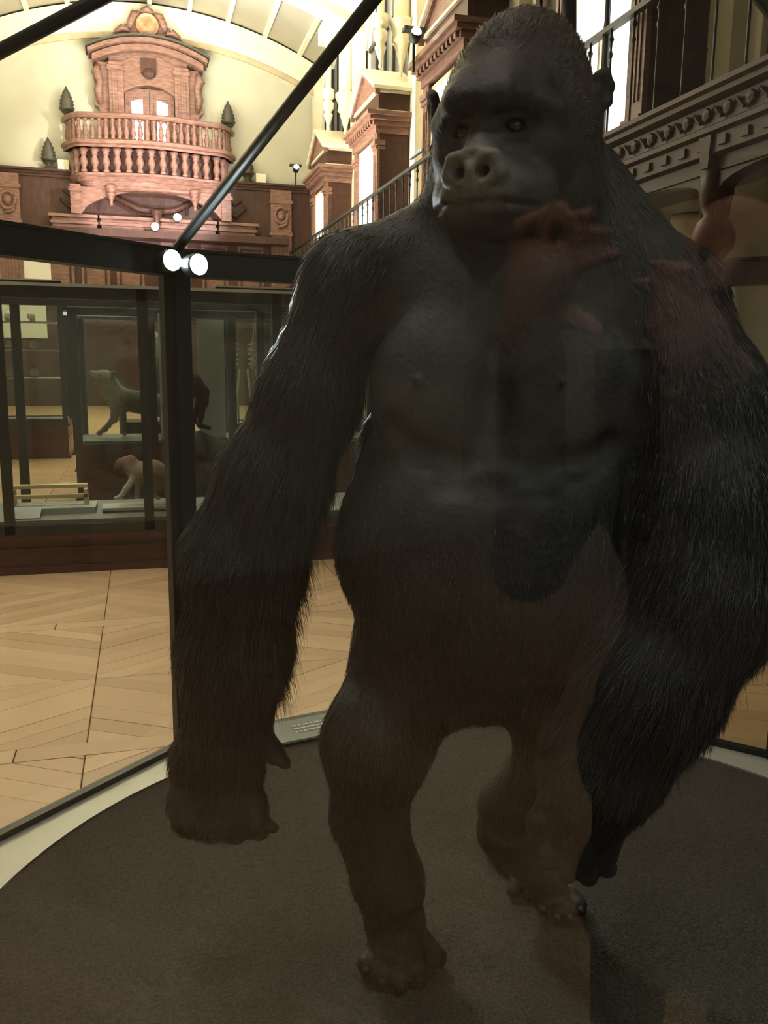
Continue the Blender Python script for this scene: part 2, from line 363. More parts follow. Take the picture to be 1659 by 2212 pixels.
# piers with colonnette, bracket and hanging pendant
for yc in YC+[YF-.3, 2.9]:
    p = thing('pier', 'cream pier with carved bracket and hanging pendant between tall arched windows', 'pier', (XR, yc-.08, 0), group='piers along the right wall')
    build('pier_shaft', MB().box(-.2, -.0, -.28, .28, 3.62, 9.75), 'cream_trim', p)
    if yc < 27:
        build('colonnette', MB().lathe([(.2, 8.1), (.17, 8.2), (.17, 9.2), (.24, 9.35), (.3, 9.6)], 14, T(-.34, .25, 0)), 'cream_trim', p, True)
        build('bracket', MB().lathe([(.02, 7.1), (.05, 7.18), (.05, 7.3), (.12, 7.5), (.2, 7.7), (.26, 7.72), (.22, 7.85), (.3, 8.0), (.34, 8.05), (.34, 8.13), (.25, 8.17)], 14, T(-.34, .25, 0) @ Matrix.Diagonal((.78, .78, 1, 1))), 'cream_trim', p, True)
        build('pendant', MB().lathe([(.01, 7.2), (.05, 7.24), (.03, 7.34), (.1, 7.48), (.15, 7.6), (.09, 7.66), (.17, 7.75), (.18, 7.88), (.1, 7.95), (.19, 8.0), (.19, 8.2), (.09, 8.24), (.09, 9.2), (.16, 9.3), (.16, 9.55)], 14, T(-.78, .25, 0) @ Matrix.Diagonal((.8, .8, 1, 1))), 'cream_trim', p, True)
        build('brace', MB().sweep([(-.78, .25, 9.1), (-.6, .25, 9.35), (-.3, .25, 9.45)], [(-.07, -.07), (.07, -.07), (.07, .07), (-.07, .07)], up=(0, 1, 0)), 'cream_trim', p)
        b2 = MB().box(-.98, -.2, -.1, .55, 9.3, 9.7); build('springer', b2, 'cream_trim', p)
    if yc in YC: p['label'] = 'cream pier with bracket and hanging pendant above the '+['nearest pavilion, right of the gorilla head', 'pavilion hidden behind the gorilla head', 'taller pavilion left of the gorilla head', 'farthest pavilion'][YC.index(yc)]
    if yc > 27: p['label'] = 'plain tan pilaster at the far corner of the hall'; del p['group']
    if yc < 3: p['label'] = 'cream pier nearest the display case, high above its right side'; del p['group']
    if yc < 3: bpy.data.objects.remove(p.children[0]); [bpy.data.objects.remove(c) for c in list(p.children)]; bpy.data.objects.remove(p)

# ------------------------------------------------------------------ wooden pavilions (window surrounds) on the gallery
GZ = 3.66
def pavilion():
    p = thing('window_pavilion', '', 'pavilion', (0, 0, 0))
    X0, X1, L = 0.0, .80, 1.95; ze = 5.95                        # local: x depth (0 = face), y length away from the camera
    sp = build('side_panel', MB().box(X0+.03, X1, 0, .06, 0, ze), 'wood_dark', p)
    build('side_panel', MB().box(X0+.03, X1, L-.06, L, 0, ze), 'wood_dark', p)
    mb = MB()
    for a, b in ((.05, 1.35), (1.45, 2.6), (2.7, ze-GZ+GZ-.1)): pass
    for (z0, z1) in ((.15, 1.0), (1.1, 2.1)):
        mb.box(X0+.10, X1-.06, -.018, 0, z0, z0+.05).box(X0+.10, X1-.06, -.018, 0, z1-.05, z1).box(X0+.10, X0+.15, -.018, 0, z0+.05, z1-.05).box(X1-.11, X1-.06, -.018, 0, z0+.05, z1-.05)
    build('moulding', mb, 'wood_dark', sp)
    H = ze-GZ                                                    # everything below uses heights above the gallery floor
    for o in p.children: o.scale = (1, 1, H/ze)
    for y in (0, L-.3):
        pi_ = build('pilaster', MB().box(-.03, .12, y, y+.3, 0, H), 'wood', p)
        build('capital', MB().box(-.08, .14, y-.02, y+.32, H-.22, H-.12).box(-.06, .14, y-.01, y+.31, H-.3, H-.24), 'wood', pi_)
        build('base', MB().box(-.07, .14, y-.02, y+.32, 0, .16), 'wood', pi_)
        build('fluting', MB().box(-.045, -.03, y+.06, y+.09, .3, H-.4).box(-.045, -.03, y+.13, y+.16, .3, H-.4).box(-.045, -.03, y+.2, y+.23, .3, H-.4), 'wood', pi_)
    fr = build('window_sash', MB().box(.02, .08, .3, .38, .1, H-.05).box(.02, .08, L-.38, L-.3, .1, H-.05).box(.02, .08, .38, L-.38, .1, .16).box(.02, .08, .38, L-.38, H-.12, H-.05), 'cream_trim', p)
    build('pane', MB().box(.05, .07, .38, L-.38, .16, H-.12), 'white_glass', fr)
    build('transom', MB().box(.015, .06, .38, L-.38, 1.15, 1.2).box(.015, .06, L/2-.02, L/2+.02, .16, 1.15), 'cream_trim', fr)
    en = build('entablature', MB().box(-.06, X1, -.03, L+.03, H, H+.14).box(-.12, X1, -.07, L+.07, H+.14, H+.24).box(-.2, X1, -.12, L+.12, H+.24, H+.32).box(-.26, X1, -.16, L+.16, H+.32, H+.40), 'wood', p)
    for k in range(11): build('dentil', MB().box(-.17, -.12, .02+k*.18, .11+k*.18, H+.16, H+.24), 'wood', en)
    # attic block with the side seen by visitors, gable and roof
    zt = H+.40; zb = zt+.42
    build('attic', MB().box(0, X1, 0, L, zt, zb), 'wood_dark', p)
    build('attic_moulding', MB().box(-.05, X1, -.05, L+.05, zb-.05, zb).box(-.04, X1, -.03, L+.03, zt+.0, zt+.05), 'cream_trim', p)
    g = MB().add([(x, y, z) for x in (-.04, .02) for y, z in ((0, zb), (L, zb), (L/2, zb+.55))], [(0, 1, 2), (5, 4, 3), (0, 3, 4, 1), (1, 4, 5, 2), (2, 5, 3, 0)])
    build('gable', g, 'wood', p)
    def slab(y0, z0, y1, z1, t=.07, xa=-.14, xb=X1):
        return [(x, y, z+d) for x in (xa, xb) for d in (0, t) for y, z in ((y0, z0), (y1, z1))], [(0, 1, 3, 2), (4, 6, 7, 5), (0, 4, 5, 1), (2, 3, 7, 6), (0, 2, 6, 4), (1, 5, 7, 3)]
    rf = MB(); rf.add(*slab(-.14, zb-.02, L/2, zb+.6)); rf.add(*slab(L/2, zb+.6, L+.14, zb-.02)); build('roof', rf, 'cream_trim', p)
    build('rake_moulding', MB().add(*slab(-.1, zb-.12, L/2, zb+.5, .09, -.1, .0)).add(*slab(L/2, zb+.5, L+.1, zb-.12, .09, -.1, .0)), 'wood', p)
    return p
pav = pavilion(); plabels = ['wooden window pavilion with lit white window nearest, right of the gorilla head', 'wooden window pavilion partly hidden directly behind the gorilla head', 'wooden window pavilion, taller of the two left of the gorilla head', 'farthest and smallest wooden window pavilion, above the gorilla shoulder']
for i, y in enumerate(YC):
    o = pav if i == 0 else copytree(pav)
    o.location = (4.75, y, GZ); o['label'] = plabels[i]; o['group'] = 'wooden window pavilions along the gallery'
    if i == 0: continue
    s = thing('uplight', ['', 'black uplight on the roof of the hidden window pavilion', 'black uplight on the roof of the taller window pavilion', 'black uplight on the roof of the farthest window pavilion'][i], 'lamp', (5.3, y+.28, GZ+3.14), group='uplights on pavilion roofs')
    build('lamp_housing', MB().box(-.14, .14, -.1, .1, .0, .14, b=.02).box(-.1, .1, -.06, .06, -.12, 0), 'iron', s)
    build('lens', MB().box(-.11, .11, -.07, .07, .14, .15), 'bulb', s)

# ------------------------------------------------------------------ right gallery: fascia, arcade, railing
XG = 4.6
g = thing('gallery', 'dark carved wooden gallery along the right wall with arcade beneath', 'gallery', (XG, 0, 0))
prof = [(0, 3.02), (.03, 3.02), (.03, 3.14), (-.03, 3.16), (-.03, 3.3), (-.08, 3.32), (-.08, 3.36), (-.05, 3.38), (-.05, 3.54), (-.12, 3.57), (-.12, 3.61), (-.16, 3.63), (-.16, 3.67), (.2, 3.67), (.2, 3.02)]
n = len(prof); V = [(x, y, z) for y in (YB+.01, YF-.5) for x, z in prof]
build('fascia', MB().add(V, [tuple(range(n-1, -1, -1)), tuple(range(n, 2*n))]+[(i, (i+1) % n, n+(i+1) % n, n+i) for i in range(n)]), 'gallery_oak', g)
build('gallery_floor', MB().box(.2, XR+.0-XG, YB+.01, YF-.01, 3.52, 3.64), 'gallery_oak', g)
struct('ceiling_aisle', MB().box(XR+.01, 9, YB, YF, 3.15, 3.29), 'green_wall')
orn = MB(); y = 4.6
while y < 27.5:                                                  # carved leaf scrolls between the two mouldings of the fascia
    m = T(-.06, y, 3.46)
    orn.lathe([(.0, -.03), (.05, -.02), (.06, .0), (.03, .02), (.0, .03)], 6, m @ Matrix.Rotation(R(90), 4, 'Y'))
    orn.tube([(-.07, y+.06, 3.41), (-.085, y+.11, 3.47), (-.07, y+.16, 3.50), (-.07, y+.19, 3.45)], [.02, .022, .016, .008], 5)
    orn.box(-.055, -.03, y+.02, y+.12, 3.2, 3.27); y += .27
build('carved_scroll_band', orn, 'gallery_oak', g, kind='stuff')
def arch_panel(y0, y1):                                          # spandrel between two arcade columns, lobed arch cut out
    mb = MB(); n = 16; m = (y0+y1)/2; h = (y1-y0)/2
    pts = [(m-h*cos(pi*i/n), 2.66+.36*abs(sin(pi*i/n))**.3) for i in range(n+1)]
    V = [(x, y, z) for x in (.02, .16) for y, z in pts]+[(x, y, 3.05) for x in (.02, .16) for y, z in pts]; k = n+1; f = []
    for i in range(n): f += [(i, i+1, 2*k+i+1, 2*k+i), (k+i, 3*k+i, 3*k+i+1, k+i+1), (i, k+i, k+i+1, i+1)]
    return mb.add(V, f)
cols = [6.5, 9.0, 11.5, 14.0, 16.5, 19.0, 21.5, 24.0, 26.5, 4.0, 1.5]
cols.sort()
for i, yc in enumerate(cols):
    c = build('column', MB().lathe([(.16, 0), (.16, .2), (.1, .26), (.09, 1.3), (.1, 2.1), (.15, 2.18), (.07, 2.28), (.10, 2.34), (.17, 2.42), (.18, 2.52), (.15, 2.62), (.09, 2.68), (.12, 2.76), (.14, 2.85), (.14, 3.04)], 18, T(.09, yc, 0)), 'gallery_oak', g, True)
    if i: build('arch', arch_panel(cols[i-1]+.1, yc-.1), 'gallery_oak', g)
    build('keystone', MB().add([(-.06, yc-.08, 3.3), (-.06, yc+.08, 3.3), (-.05, yc+.05, 3.05), (-.05, yc-.05, 3.05), (.05, yc-.08, 3.3), (.05, yc+.08, 3.3), (.05, yc+.05, 3.05), (.05, yc-.05, 3.05)], [(0, 1, 2, 3), (7, 6, 5, 4), (0, 4, 5, 1), (1, 5, 6, 2), (2, 6, 7, 3), (3, 7, 4, 0)]), 'gallery_oak', g)
# wall of the aisle under the gallery with a pale curtain column
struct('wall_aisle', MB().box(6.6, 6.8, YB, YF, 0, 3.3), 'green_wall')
ra = thing('railing', 'black iron railing with slim balusters on the edge of the gallery', 'railing', (4.62, 0, GZ))
build('handrail', MB().sweep([(0, -3, 1.08), (0, YF, 1.08)], [(-.035, -.03), (.035, -.03), (.035, .02), (.0, .045), (-.035, .02)]), 'iron', ra)
bal = MB().lathe([(.03, 0), (.03, .03), (.012, .06), (.012, .78), (.024, .82), (.012, .86), (.014, .93), (.03, .96), (.014, 1.0), (.014, 1.05)], 7)
bo = None; y = 4.9
while y < 27.8:
    if bo is None: bo = build('baluster', bal, 'iron', ra, True); o = bo
    else: o = bo.copy(); C.objects.link(o); o.parent = ra
    o.location = (0, y, 0); y += .42
o = build('lamp_post', MB().lathe([(.04, 0), (.04, 1.1), (.03, 1.2), (.03, 3.2)], 8, T(.03, 8.42, 0)).lathe([(.03, .58), (.06, .6), (.06, .66), (.03, .68)], 8, T(.03, 8.42, 0)), 'iron', ra)
# cream wall strip and lit door beside the nearest pavilion is part of its window; small lamps clipped under the railing
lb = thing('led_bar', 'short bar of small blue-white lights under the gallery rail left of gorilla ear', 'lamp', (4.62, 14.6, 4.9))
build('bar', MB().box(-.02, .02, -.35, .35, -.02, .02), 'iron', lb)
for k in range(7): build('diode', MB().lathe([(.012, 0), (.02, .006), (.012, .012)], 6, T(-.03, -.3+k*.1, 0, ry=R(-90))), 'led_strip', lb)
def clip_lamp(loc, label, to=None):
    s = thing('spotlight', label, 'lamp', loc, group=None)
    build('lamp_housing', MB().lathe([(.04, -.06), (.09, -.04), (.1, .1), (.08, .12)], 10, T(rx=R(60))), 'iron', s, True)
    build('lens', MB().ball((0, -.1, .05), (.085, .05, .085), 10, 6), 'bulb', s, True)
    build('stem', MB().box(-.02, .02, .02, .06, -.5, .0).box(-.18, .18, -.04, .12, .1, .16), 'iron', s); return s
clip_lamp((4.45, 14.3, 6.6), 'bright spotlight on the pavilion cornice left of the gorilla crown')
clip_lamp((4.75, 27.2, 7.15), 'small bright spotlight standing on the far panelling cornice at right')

# ------------------------------------------------------------------ far wall: panelling
pn = thing('wall_panelling', 'dark carved oak panelling across the far wall under the balcony', 'panelling', (HX, YF, 0))
build('panel_field', MB().box(-4.7, -.0, -.25, 0, 3.2, 6.65).box(0, 4.7, -.25, 0, 3.2, 6.65).box(-4.7, 4.7, -.2, 0, 0, 3.2), 'wood_dark', pn)
build('cornice', MB().box(-4.7, 4.7, -.36, 0, 6.65, 6.72).box(-4.7, 4.7, -.46, 0, 6.72, 6.78).box(-4.7, 4.7, -.31, 0, 6.58, 6.65), 'wood_dark', pn)
for x0, x1 in ((-2.95, -1.65), (-1.6, 1.75), (1.8, 2.95)):
    lg = build('ledge', MB().box(x0, x1, -.8, -.2, 5.25, 5.33).box(x0+.03, x1-.03, -.74, -.2, 5.33, 5.42).box(x0-.05, x1+.05, -.9, -.2, 5.42, 5.5).box(x0+.04, x1-.04, -.7, -.2, 5.05, 5.25), 'wood', pn)
for x0 in (-4.1, 3.75):                                           # tall carved end pilasters
    e = build('end_pilaster', MB().box(x0-.32, x0+.32, -.42, -.22, 3.2, 6.6).box(x0-.36, x0+.36, -.46, -.2, 6.2, 6.3).box(x0-.36, x0+.36, -.46, -.2, 5.25, 5.35), 'wood', pn)
    build('medallion', MB().tube([(x0+.2*cos(a), -.46, 5.85+.24*sin(a)) for a in np.linspace(.6, 6.6, 18)], .05, 6).ball((x0, -.46, 5.85), (.12, .07, .14), 10, 8).tube([(x0-.1, -.47, 5.5), (x0+.12, -.5, 5.56), (x0+.2, -.47, 5.68)], [.05, .04, .02], 6), 'wood', e, True)
    fm = MB()
    for k in range(6): fm.box(x0-.24+k*.09, x0-.19+k*.09, -.45, -.42, 3.3, 5.15)
    build('fluting', fm, 'wood', e)
for x in (-2.4, 2.35):                                              # carved urn scrolls beside the arch
    build('carved_scroll', MB().tube([(x-.3, -.3, 6.0), (x, -.34, 5.75), (x+.3, -.3, 6.0), (x+.2, -.3, 6.25), (x, -.3, 6.1), (x-.2, -.3, 6.25)], [.04, .08, .05, .04, .05, .03], 6), 'wood_dark', pn, True)
for x0 in (-3.2, -2.2, -1.2, .1, 1.3, 2.4):
    fp = build('lower_panel', MB().box(x0, x0+.8, -.29, -.25, 3.4, 4.9), 'wood', pn)
    build('panel_frame', MB().box(x0+.08, x0+.72, -.32, -.29, 3.5, 3.56).box(x0+.08, x0+.72, -.32, -.29, 4.74, 4.8).box(x0+.08, x0+.14, -.32, -.29, 3.56, 4.74).box(x0+.66, x0+.72, -.32, -.29, 3.56, 4.74), 'wood_dark', fp)
build('lower_beam', MB().box(-4.7, 3.9, -1.0, -.2, 4.92, 5.12), 'wood_dark', pn)
build('cream_panel', MB().box(-4.6, -3.25, -.24, -.20, 2.0, 3.2), 'cream', pn)
build('cream_panel', MB().box(-4.6, -4.0, -.34, -.29, 3.2, 4.4).box(-3.95, -3.05, -.34, -.29, 3.2, 4.4), 'cream', pn)

# ------------------------------------------------------------------ balcony
BX, BY = .5, YF
bc = thing('balcony', 'pinkish carved oak balcony with bowed balustrade high on the far wall', 'balcony', (BX, BY, 0))
def bow(t, w, d, z):                                              # serpentine plan: t in -1..1
    a = abs(t)
    if a > .72: yy = d*.62+(1-a)/.28*.0+d*.0; k = (a-.72)/.28; yy = d*(.80-.62*k*k*k*.9)
    else: yy = d*(.80+.20*cos(a/.72*pi/2)**1.2)
    return (w*t, -yy, z)
TS = np.linspace(-1, 1, 45); W, D = 2.32, 1.45
def rail(name, z, pr, w=W, d=D, m='wood', par=bc): 
    return build(name, MB().sweep([bow(t, w, d, z) for t in TS], pr), m, par)
rail('parapet_rail', 8.10, [(-.10, -.05), (.12, -.05), (.15, .0), (.15, .06), (.08, .10), (-.06, .10), (-.10, .04)])
rail('base_rail', 7.40, [(-.12, -.12), (.12, -.12), (.12, -.06), (.18, -.03), (.18, .06), (.10, .10), (-.12, .10)])
up = MB().lathe([(.05, 0), (.07, .03), (.045, .07), (.08, .18), (.045, .30), (.06, .33), (.045, .36), (.03, .46), (.06, .52), (.07, .56)], 8)
lowb = MB().lathe([(.06, 0), (.10, .05), (.07, .1), (.06, .14), (.11, .28), (.10, .36), (.06, .46), (.09, .5), (.08, .56), (.12, .6), (.12, .66)], 9)
def along(w, d, nn):
    P = np.array([bow(t, w, d, 0)[:2] for t in np.linspace(-1, 1, 400)]); L = np.r_[0, np.cumsum(np.hypot(*np.diff(P, axis=0).T))]
    return [(np.interp(s, L, P[:, 0]), np.interp(s, L, P[:, 1])) for s in (np.arange(nn)+.5)/nn*L[-1]]
b0 = build('upper_baluster', up, 'wood', bc, True)
for i, (x, y) in enumerate(along(W, D, 30)):
    o = b0 if i == 0 else b0.copy()
    if i: C.objects.link(o); o.parent = bc
    o.location = (x, y, 7.5)
rail('soffit_band', 7.28, [(-.2, -.0), (.08, -.0), (.08, .05), (-.2, .05)])
b0 = build('lower_baluster', lowb, 'wood', bc, True)
for i, (x, y) in enumerate(along(W*.95, D*.93, 17)):
    o = b0 if i == 0 else b0.copy()
    if i: C.objects.link(o); o.parent = bc
    o.location = (x, y, 6.62)
rail('lower_rail', 6.52, [(-.16, -.10), (.03, -.12), (.09, -.02), (.14, .03), (.14, .09), (-.16, .09)], W*.94, D*.93)
rail('cove_moulding', 6.36, [(-.2, -.2), (-.08, -.18), (.0, -.06), (.04, .05), (-.2, .05)], W*.90, D*.9)
def slabpoly(w, d, z0, z1): 
    pts = [bow(t, w, d, 0)[:2] for t in TS]+[(w, 0), (-w, 0)]
    return MB().prism(pts, z0, z1)
build('balcony_floor', slabpoly(W*.98, D*.98, 7.29, 7.42), 'wood', bc)
build('inner_drum', slabpoly(W*.86, D*.78, 6.5, 7.29), 'wood_dark', bc)
build('base_slab', slabpoly(W*.9, D*.88, 6.2, 6.5), 'wood', bc)
# arch under the balcony with pendants
am = MB(); n = 20
pts = [(-2.0+4.0*i/n, 5.5+.72*sin(pi*i/n)**.6) for i in range(n+1)]
V = [(x, y, z) for y in (-1.0, -.8) for x, z in pts]+[(x, y, 6.25) for y in (-1.0, -.8) for x, z in pts]; k = n+1; f = []
for i in range(n): f += [(i, i+1, 2*k+i+1, 2*k+i), (k+i, 3*k+i, 3*k+i+1, k+i+1), (i, k+i, k+i+1, i+1)]
build('arch', am.add(V, f), 'wood', bc)
build('arch_back', MB().box(-2.0, 2.0, -.5, -.25, 5.3, 6.2), 'wood_dark', bc)
for x in (-2.12, 2.12): build('corner_block', MB().box(x-.14, x+.14, -1.05, 0, 5.5, 6.3).box(x-.18, x+.18, -1.1, 0, 6.1, 6.2), 'wood', bc)
for x in (-1.15, 1.2): build('pendant', MB().lathe([(.02, 5.72), (.06, 5.78), (.04, 5.84), (.1, 6.0), (.14, 6.06), (.08, 6.1), (.16, 6.2), (.16, 6.3)], 10, T(x, -1.12, 0)), 'wood', bc, True)
build('keystone', MB().lathe([(.02, 5.35), (.1, 5.42), (.07, 5.5), (.16, 5.7), (.2, 5.8)], 10, T(.1, -1.0, -.1)).tube([(-1.2, -.7, 6.1), (-.4, -.75, 5.75), (.1, -.8, 5.7)], [.08, .1, .1], 6).tube([(1.3, -.7, 6.1), (.6, -.75, 5.75), (.1, -.8, 5.7)], [.08, .1, .1], 6), 'wood_dark', bc, True)
cone_p = [(.14, 0), (.16, .04), (.08, .1), (.1, .14), (.17, .2), (.19, .26), (.15, .3), (.18, .33), (.15, .38), (.17, .41), (.12, .47), (.14, .5), (.09, .56), (.10, .59), (.05, .66), (.01, .74)]
fins = [((-1.78, 27.62, 8.16), 'dark pine cone finial on the left end of the balcony parapet'), ((2.78, 27.62, 8.16), 'dark pine cone finial on the right end of the balcony parapet'),
        ((-2.35, 27.75, 6.78), 'dark pine cone finial on the panelling cornice left of the balcony'), ((3.35, 27.75, 6.78), 'dark pine cone finial on the panelling cornice right of the balcony')]
for i, (l, lab) in enumerate(fins):
    f_ = thing('pine_cone_finial', lab, 'finial', l, group='pine cone finials by the balcony')
    build('cone', MB().lathe([(r*1.15, z*1.2) for r, z in cone_p[4:]], 10), 'bronze', f_, True); build('pedestal', MB().lathe(cone_p[:5], 10), 'bronze', f_)
    if i > 1: build('block', MB().box(.25, .55, -.12, .12, 0, .28), 'cream_trim', f_)
# carved doorway behind the balcony
dw = thing('doorway_surround', 'tall carved wooden doorway with round gilt cartouche behind the balcony', 'doorway', (.52, YF, 7.42))
def outline_panel(pts, y0, y1): 
    nn = len(pts); V = [(x, y, z) for y in (y0, y1) for x, z in pts]
    return MB().add(V, [tuple(range(nn)), tuple(range(2*nn-1, nn-1, -1))]+[(i, nn+i, nn+(i+1) % nn, (i+1) % nn) for i in range(nn)])
for s in (-1, 1):
    zz = np.linspace(0, 1, 26); prof = []
    for t in zz:
        wv = 1.42+.22*max(0, 1-t*5)**1.5 + (.10*(1 if .50 < t < .92 else 0)) + .03*sin(t*40)*(t > .2)
        prof.append((s*wv, .0+t*2.15))
    pts = [(s*.98, 0)]+prof+[(s*.98, 2.15)]
    build('carved_side', outline_panel(pts if s > 0 else pts[::-1], -.35, 0), 'wood', dw)
    pl = build('pilaster', MB().box(min(s*.72, s*1.12), max(s*.72, s*1.12), -.5, 0, 0, 2.15).box(min(s*.68, s*1.16), max(s*.68, s*1.16), -.55, 0, 1.95, 2.05), 'wood', dw)
    build('fluting', MB().box(s*.85-.03, s*.85+.03, -.53, -.5, .1, 1.85).box(s*1.0-.03, s*1.0+.03, -.53, -.5, .1, 1.85), 'wood', pl)
    build('scroll_bracket', MB().tube([(s*1.36, -.4, 1.1), (s*1.42, -.45, 1.4), (s*1.36, -.5, 1.65), (s*1.46, -.5, 1.85), (s*1.40, -.45, 2.05)], [.06, .12, .09, .14, .07], 8), 'wood', dw, True)
def hood(z0, hw, rise, th, y0):
    a = arcpts(hw, z0, rise, 0, 18); return MB().arcband(0, y0, 0, a, [(x, z+th) for x, z in a])
build('door_lintel', hood(1.45, .72, .22, .75, -.38), 'wood', dw)
hd = build('hood', hood(2.10, 1.55, .36, .16, -.6), 'wood', dw)
build('hood_moulding', hood(2.26, 1.66, .38, .10, -.75), 'wood', hd); build('hood_moulding', hood(2.36, 1.72, .40, .05, -.82), 'bronze', hd)
build('tympanum', MB().box(-1.1, 1.1, -.35, 0, 2.0, 2.5), 'wood', dw)
crest = MB()
crest.add(*(lambda m: (m.v, m.f))(outline_panel([(-1.0, 2.7), (-.95, 2.85), (-.62, 2.95), (-.6, 3.1), (-.42, 3.12), (-.44, 3.35), (-.25, 3.32), (-.2, 3.5), (.2, 3.5), (.28, 3.36), (.46, 3.36), (.44, 3.12), (.62, 3.1), (.66, 2.95), (.95, 2.85), (1.0, 2.7), (0, 2.5)][::-1], -.5, -.05)))
build('crest', crest, 'wood', dw)
crs = MB()
for s in (-1, 1):
    crs.tube([(s*.9, -.55, 2.85), (s*.7, -.58, 2.98), (s*.55, -.58, 2.92), (s*.6, -.58, 3.08)], [.06, .1, .08, .04], 7)
    crs.tube([(s*.5, -.55, 3.0), (s*.44, -.58, 3.2), (s*.36, -.58, 3.38), (s*.22, -.58, 3.42)], [.08, .1, .1, .05], 7)
crs.tube([(-.16, -.56, 3.48), (0, -.6, 3.53), (.16, -.56, 3.48)], [.06, .09, .06], 7)
build('crest_scroll', crs, 'wood', dw, True)
ct = build('cartouche', MB().lathe([(.3, 0), (.33, .05), (.28, .08), (.27, .05), (.15, .1), (.0, .11)], 20, T(0, -.52, 3.13, rx=R(90))), 'copper', dw, True)
build('keystone', MB().box(-.22, .22, -.48, -.3, 1.95, 2.3).ball((0, -.45, 1.95), (.2, .1, .14), 8, 6), 'wood_dark', dw)
for s in (-1, 1):
    dl = build('door_leaf', MB().box(min(s*.02, s*.70), max(s*.02, s*.70), -.2, -.12, 0, 1.62), 'copper' if False else 'wood', dw)
    x0, x1 = sorted((s*.20, s*.52)); e = (.06 if s > 0 else 0)
    nn = 6; top = [(x0+(x1-x0)*i/nn, 1.28+.07*sin(pi*(i/nn*.5+(.5 if s > 0 else 0)))) for i in range(nn+1)]
    build('door_pane', outline_panel([(x1, .1), (x0, .1)][::1][::-1]+top[::-1], -.225, -.2), 'door_light', dl)
    build('door_moulding', MB().box(x0-.08, x0-.03, -.22, -.2, .05, 1.42).box(x1+.03, x1+.08, -.22, -.2, .05, 1.42).box(x0-.03, x1+.03, -.22, -.2, 1.39, 1.44), 'wood', dl)

for o in dw.children:                                              # tall lower part, crest riding on the hood
    if o.name.startswith(('crest', 'cartouche')): o.location.z = .30
    else: o.scale.z = 1.11

